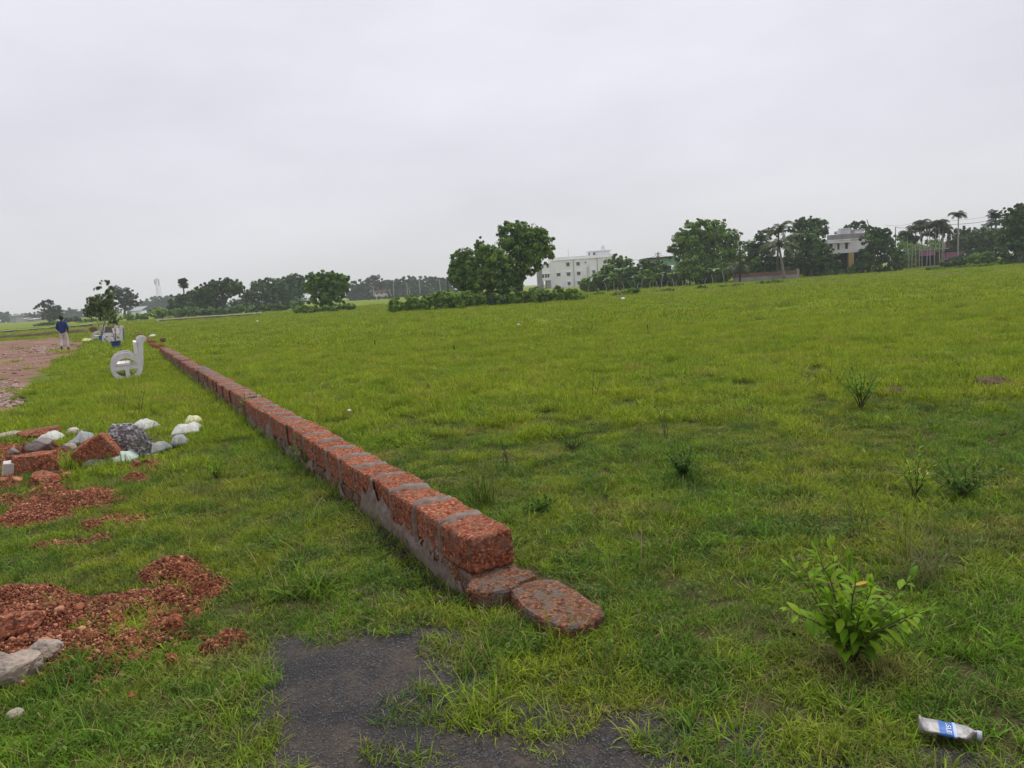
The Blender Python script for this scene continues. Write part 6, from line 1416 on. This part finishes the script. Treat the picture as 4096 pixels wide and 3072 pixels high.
# pink house
D4 = 128.0; x0, x1 = z5(1060, 0, D4)[0], z5(1455, 0, D4)[0]; zr = z5(1250, 545, D4)[1]; zm = z5(1250, 600, D4)[1]; off = np.array([x0, D4, 0])
ph = thing('house', 'low pink house with an open dark porch behind the areca palms', 'house', off)
MB().box(((x0 + x1) / 2 - 1, D4, (zr + zm) / 2), (x1 - x0 - 2, .2, zr - zm)).build('porch_beam', M['pink_wall'], ph, off=off)
MB().box(((x0 + x1) / 2, D4 + 3, zr + .08), (x1 - x0 + .6, 6.6, .16)).build('roof', M['tin'], ph, off=off)
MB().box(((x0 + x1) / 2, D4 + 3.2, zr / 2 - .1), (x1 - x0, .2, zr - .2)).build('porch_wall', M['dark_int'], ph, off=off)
MB().box((x0 + 1.6, D4 + 1.2, zm / 2), (2.6, .2, zm - .02)).build('brick_wall', M['brick_dark'], ph, off=off)
MB().box(((x0 + x1) / 2, D4 - .4, .12), (x1 - x0, .3, .24)).build('plinth', M['wall_grey'], ph, off=off)
xa, xb = z5(1452, 0, D4 - 1)[0], z5(1615, 0, D4 - 1)[0]; zc = z5(1540, 560, D4 - 1)[1]
facade('side_room', xa, xb, -.1, zc, D4 - 1, [(xa + .3, xa + .9, .6, 1.5)], M['pink_wall'], ph, off, depth=5)
window(ph, off, (xa + .3, xa + .9, .6, 1.5), D4 - 1, False, 0, False)
MB().box(((xa + xb) / 2 + .6, D4 + 1.4, zc + .12), (xb - xa + 2.2, 5, .12)).build('side_roof', M['dark_int'], ph, off=off)
for k, (q, h0, h1) in enumerate([(1450, 470, 560), (1482, 465, 545)]):
    xx = z5(q, 0, D4)[0]; z0_, z1_ = z5(q, h1, D4)[1], z5(q, h0, D4)[1]
    MB().box((xx, D4 + .6, (z0_ + z1_) / 2 + .1), (.25 if k == 0 else .7, .4, z1_ - z0_)).build('chimney_post', M['wall_grey'] if k == 0 else M['brick_dark'], ph, off=off)
# blue building far away
D5 = 300.0; q0, q1 = A(1396, 1200, D5), A(1488, 1195, D5); off = np.array([q0[0], D5, 0]); zb1, zb2 = A(1440, 1193, D5)[2], A(1440, 1168, D5)[2]
bb = thing('building', 'far low blue building with a reddish block behind it', 'building', off)
facade('wall', q0[0] + 2, q1[0], -.2, zb1 + .4, D5, [], M['blue_wall'], bb, off, depth=8)
MB().box(((q0[0] + q1[0]) / 2 + 1.5, D5 + 3, zb1 + .55), (6, 5, .25)).build('roof', M['dark_int'], bb, off=off)
zz = (A(1385, 0, D5 + 12)[0], A(1460, 0, D5 + 12)[0]); wh = [(zz[0] + 3.2, zz[0] + 4.0, 1.9, 3.0), (zz[0] + 1.2, zz[0] + 2.0, 1.9, 3.0)]
facade('rear_wall', zz[0], zz[1], -.2, zb2 - 1.0, D5 + 12, wh, M['wall_white'], bb, off, depth=6)
for h in wh: window(bb, off, h, D5 + 12, False, 0, False)
MB().box(((zz[0] + zz[1]) / 2 + .6, D5 + 15, zb2 - .3), (zz[1] - zz[0] + 1.6, 7, 1.2)).build('rear_roof', M['roof_red'], bb, off=off)
for k in range(3): MB().tube([(zz[0] + 2 + k * 2.6, D5 + 13, zb2), (zz[0] + 2 + k * 2.6, D5 + 13, zb2 + 1.1)], .1, 5).build('column_stub', M['wall_grey'], bb, off=off)
# far sheds at the left
def shed(px0, px1, py, D_, label, wall, roof, slope=.4):
    a, b_ = A(px0, py, D_), A(px1, py, D_); off = np.array([a[0], D_, 0]); h = a[2]; t = thing('shed', label, 'shed', off)
    MB().box(((a[0] + b_[0]) / 2, D_ + 3, h / 2 - .1), (b_[0] - a[0], 6, h)).build('wall', M[wall], t, off=off)
    mb = MB(); x0_, x1_ = a[0] - .5, b_[0] + .5
    mb.add([(x0_, D_ - .6, h - .15), (x1_, D_ - .6, h - .15), (x1_, D_ + 6.6, h + slope * 4), (x0_, D_ + 6.6, h + slope * 4), (x0_, D_ - .6, h), (x1_, D_ - .6, h), (x1_, D_ + 6.6, h + slope * 4 + .15), (x0_, D_ + 6.6, h + slope * 4 + .15)], [(3, 2, 1, 0), (4, 5, 6, 7), (0, 1, 5, 4), (1, 2, 6, 5), (2, 3, 7, 6), (3, 0, 4, 7)]); mb.build('roof', M[roof], t, off=off)
shed(79, 92, 1276, 400, 'tiny far shed with a bright roof at left', 'wall_grey', 'tank', .05); shed(115, 130, 1261, 430, 'far shed with a bright roof above the others at left', 'wall_grey', 'tank', .05)
shed(110, 135, 1278, 390, 'low far shed nearest the flat topped acacia', 'wall_grey', 'tank', .05); shed(38, 62, 1264, 380, 'dark far shed near the left edge', 'wall_grey', 'tin', .1); shed(525, 560, 1244, 330, 'hazy pale house right of the rain tree', 'wall_white', 'tin')

# ------------------------------------------------------------------ walls, kerbs, banks, poles, wires
# brick compound wall
Dw = 97.0; x0, x1 = A(2900, 0, Dw)[0], A(3168, 0, Dw)[0]; off = np.array([x0, Dw, 0]); zt = A(3100, 1086, Dw)[2]
cw = thing('compound_wall', 'low compound wall, brick above grey plaster, in front of the grove', 'wall', off)
MB().box(((x0 + x1) / 2, Dw, .32), (x1 - x0, .22, .72)).build('plaster_base', M['wall_grey'], cw, off=off)
k = 0; zz = .70
while zz < zt - .02:
    n_ = 38; wd = (x1 - x0) / n_
    if k == 0: brick_me = mesh_np('brick', *[np.array(q) for q in (lambda m_: (m_.v, m_.f))(MB().box((0, 0, 0), (wd - .015, .18, .105)))]); brick_me.materials.append(M['roof_red'])
    for i in range(n_ - (k % 2)):
        o = obj('brick', brick_me, None, cw); o.location = (wd * (i + .5 + .5 * (k % 2)), RNG.normal(0, .006), zz + .055)
    zz += .118; k += 1
MB().box((x1 + .15, Dw, (zt + .1) / 2), (.32, .3, zt + .25)).build('end_post', M['wall_grey'], cw, off=off)
# pale kerb wall across the left background
def kerb(name, label, a_px, b_px, h, w, mat, cap=None, segs=14, cat='kerb'):
    a, b_ = G(*a_px), G(*b_px); t = thing(name, label, cat, a); d = (b_ - a)[:2]; L = np.linalg.norm(d); an = math.atan2(d[1], d[0])
    for k in range(segs):
        c = (b_ - a) * (k + .5) / segs; dz = RNG.normal(0, .015)
        MB().box((c[0], c[1], h / 2 + dz - .05), (L / segs - .04, w, h + .1), an).build('segment', M[mat], t)
        if cap: MB().box((c[0], c[1], h + .03 + dz), (L / segs - .03, w + .1, .07), an).build('cap', M[cap], t)
    return t
kerb('kerb_wall', 'long low kerb wall with pale top crossing behind the walking man', (-30, 1337), (372, 1306), .30, .3, 'wood_dark', 'kerb_pale', 18)
kerb('kerb', 'short pale kerb in the pasture left of the man', (28, 1340), (172, 1329), .12, .6, 'kerb_pale', None, 8)
kerb('kerb', 'short pale kerb in the pasture right of the man', (268, 1321), (372, 1313), .12, .6, 'kerb_pale', None, 6)
kerb('kerb', 'pale strip of kerb right of the planter sapling', (476, 1297), (524, 1293), .14, .6, 'kerb_pale', None, 3)
kt = kerb('kerb_wall', 'low pale kerb wall bordering the far left of the field', (634, 1290), (1045, 1263), .34, .3, 'mortar', 'kerb_pale', 16)
MB().box((0, 0, .2), (.4, .4, .5)).build('end_block', M['sack_white'], kt)
# earth bank beyond the dirt road
pts = [(-60, 1366), (0, 1360), (80, 1355), (160, 1347), (240, 1341), (330, 1335), (370, 1333)]; P = [G(*q) for q in pts]; V, Fc = [], []
sl = []
for i in range(len(P) - 1):
    for q in np.linspace(0, 1, 10, endpoint=False): sl.append(P[i] + (P[i + 1] - P[i]) * q)
sl.append(P[-1])
for i, p in enumerate(sl):
    hh = .34 * (1 + .5 * float(fbm(i * .35, 0, 0, 91, 2))) * (1 - .8 * sstep(len(sl) - 12, len(sl) - 1, i))
    for (dy, dz) in ((-.5, -.05), (-.25, hh * .6), (-.05, hh), (.5, hh * 1.02), (1.2, hh * .7), (2.6, -.05)): V.append((p[0], p[1] + dy + .1 * float(fbm(i * .8, dz, 0, 92)), dz + .02 * float(fbm(i * .9, dy * 4, 0, 93))))
for i in range(len(sl) - 1):
    for j in range(5): Fc.append((i * 6 + j, (i + 1) * 6 + j, (i + 1) * 6 + j + 1, i * 6 + j + 1))
bk = obj('earth_bank', mesh_np('earth_bank', np.array(V), np.array(Fc), True), M['earth']); tag(bk, 'low cut earth bank beyond the dirt road', 'earth bank')
# field bund on the right
sl = [G(px, py) for px, py in zip(np.linspace(2560, 4150, 60), np.linspace(1182, 1075, 60))]; V, Fc = [], []
for i, p in enumerate(sl):
    hh = .10 + .12 * float(fbm(i * .5, 0, 0, 95, 2) + .4)
    for (dy, dz) in ((-.5, -.03), (-.15, hh), (.3, hh), (.8, -.03)): V.append((p[0], p[1] + dy * 2 + .5 * float(fbm(i * .7, 3, 0, 97)), dz))
for i in range(len(sl) - 1):
    for j in range(3): Fc.append((i * 4 + j, (i + 1) * 4 + j, (i + 1) * 4 + j + 1, i * 4 + j + 1))
M['bund'] = plain('bund_earth', (0.09, 0.085, 0.028), 1, .5, .8, 0, kind='World')
bd = obj('field_bund', mesh_np('field_bund', np.array(V), np.array(Fc), True), M['bund']); tag(bd, 'low grassy bund along the far right edge of the field', 'bund')

def pole(name, label, cat, top, bot, D_, rad, mat, group=None, arms=(), insul=False):
    a, b_ = A(*top, D_), A(*bot, D_); b_[2] = min(b_[2], 0) if b_[2] < .6 else b_[2]; t = thing(name, label, cat, b_, group); q = a - b_
    MB().tube([(0, 0, -.1), q], [rad * 1.2, rad], 8).build('shaft', M[mat], t)
    for (f, w) in arms:
        c = q * f; MB().box(c, (w, .1, .1)).build('crossarm', M[mat], t)
        for sx in (-.45, .45): MB().tube([c + (sx * w, 0, .05), c + (sx * w, 0, .25)], .05, 6).build('insulator', M['bench'], t)
    return t
pole('utility_pole', 'dark utility pole in front of the big round tree', 'pole', (2960, 979), (2960, 1135), 96, .10, 'wood_dark', None, [(.86, .9), (.72, .9)])
pole('utility_pole', 'dark pole with crossarm above the green house', 'pole', (2632, 1008), (2632, 1040 + 60), 145, .11, 'wood_dark', None, [(.92, 1.2), (.8, .8)])
pole('utility_pole', 'thin pole beside the left end of the areca row', 'pole', (3582, 908), (3582, 1060), 140, .07, 'wood_dark')
pole('utility_pole', 'pole top showing among the areca crowns', 'pole', (3686, 880), (3688, 1060), 138, .10, 'wood_dark', None, [(.97, 1.0)])
pole('leaning_pole', 'dark leaning pole right of the umbrella tree', 'pole', (976, 1150), (994, 1254), 130, .09, 'wood_dark')
pole('leaning_pole', 'thin dark post at the left end of the pale kerb wall', 'pole', (650, 1252), (653, 1284), 105, .05, 'wood_dark')
pole('leaning_pole', 'thin post at the right end of the pale kerb wall', 'pole', (1035, 1243), (1040, 1264), 118, .04, 'post_white')
for k, (zx, ty, by) in enumerate([(1645, 265, 360), (1653, 310, 360), (1767, 285, 330), (1793, 245, 350), (1893, 240, 322), (1910, 278, 322), (1986, 225, 330), (2135, 218, 300)]):
    pole('far_pole', 'thin pale pole, %s from the left in the far treeline right of the blue building' % ORD[k], 'pole', (600 + zx * .5425, 1000 + ty * .5425), (600 + zx * .5425 + 3, 1000 + by * .5425), 285, .14, 'post_white', 'pale poles in the far treeline')
pole('far_pole', 'dark pole close against the left side of the middle clump', 'pole', (1789, 1108), (1793, 1165), 150, .12, 'wood_dark')
def wire(label, pts, rad):
    P = []
    for (a, b_) in zip(pts[:-1], pts[1:]):
        p0, p1 = A(*a), A(*b_)
        for q in np.linspace(0, 1, 10, endpoint=False): P.append(p0 + (p1 - p0) * q - np.array([0, 0, .5 * 4 * q * (1 - q)]))
    P.append(A(*pts[-1])); o0 = P[0]
    o = MB().tube([p - o0 for p in P], rad, 5).build('power_line', M['wood_dark']); o.location = o0; tag(o, label, 'power line')
wire('thick power line running above the areca palms at right', [((3582, 908), 140)[0] + (140,), (3686, 890, 138), (3960, 882, 132), (4180, 868, 128)], .035)
wire('thin upper power line rising to the right edge', [(3540, 900, 142), (3686, 880, 138), (3990, 858, 132), (4200, 840, 128)], .018)
wire('power line left of the pole above the green house', [(2512, 1037, 150), (2632, 1018, 145), (2720, 1012, 140)], .03)
# ragged fence
rf = random.Random(9)
for k, px in enumerate([2352, 2422, 2456, 2492, 2548, 2566, 2598, 2628, 2646, 2668, 2692, 2702, 2730, 2742, 2776, 2818, 2850, 2893]):
    g = A(px, hor(px), 91 + rf.uniform(-.6, .6)); h = rf.uniform(.9, 1.7)
    o = MB().tube([(0, 0, -.1), (rf.uniform(-.06, .06), 0, h * .5), (rf.uniform(-.2, .2), 0, h)], [.036, .034, .03], 6).build('fence_post', M['post_white']); o.location = (g[0], g[1], 0)
    tag(o, 'thin pale fence post, %s from the left before the banana plants' % ORD[k], 'fence post', 'posts of the ragged fence')
a = A(2470, 1160, 69.5); o = MB().tube([(0, 0, 0), (.25, 0, -.35), (.9, .05, -.62)], [.05, .05, .03], 6).tube([(.0, 0, -.5), (0, 0, .25)], [.05, .04], 6).build('broken_branch', M['post_white']); o.location = (a[0], a[1], a[2]); tag(o, 'broken pale branch sticking out of the straggly low bush', 'branch')
# lattice mast far away
Dm = 600.0; top, bot = A(630, 1117, Dm), A(641, 1215, Dm); base = np.array([bot[0], Dm, 0]); H_ = top[2]; M['mast_grey'] = plain('mast_grey', (0.16, 0.16, 0.17), .8, .1, 1); t = thing('lattice_mast', 'far telecom lattice mast above the left treeline', 'mast', base)
for (sx, sy) in ((-1, -1), (1, -1), (1, 1), (-1, 1)): MB().tube([(sx * 1.9, sy * 1.9, 0), (sx * .9, sy * .9, H_)], .09, 5).build('leg', M['mast_grey'], t)
mb = MB()
for k in range(12):
    z0_, z1_ = H_ * k / 12, H_ * (k + 1) / 12; w0, w1 = 1.9 - k / 12, 1.9 - (k + 1) / 12
    for s_ in (-1, 1): mb.tube([(-w0 * s_, -w0, z0_), (w1 * s_, -w1, z1_)], .04, 4); mb.tube([(-w0, -w0 * s_, z0_), (-w1, w1 * s_, z1_)], .04, 4)
mb.build('bracing', M['mast_grey'], t)
for (sx, zz) in ((-1.7, .95), (1.7, .96), (-1.5, .88), (1.6, .86), (0, .99)): MB().box((sx, -1.2, H_ * zz), (.7, .5, 2.6)).build('antenna', M['tank'], t)

# ------------------------------------------------------------------ haze: the damp air that pales the far trees
m = bpy.data.materials.new('haze'); m.use_nodes = True; nt = m.node_tree; nt.nodes.clear()
out = nt.nodes.new('ShaderNodeOutputMaterial'); pv = nt.nodes.new('ShaderNodeVolumePrincipled')
pv.inputs['Color'].default_value = (0.82, 0.86, 0.96, 1); pv.inputs['Density'].default_value = 0.0005; pv.inputs['Anisotropy'].default_value = 0.0
nt.links.new(pv.outputs[0], out.inputs['Volume'])
hz = MB().box((0, 600, 27), (3040, 1840, 56)).build('haze', m); tag(hz, 'thin damp haze over the whole plain', kind='stuff')
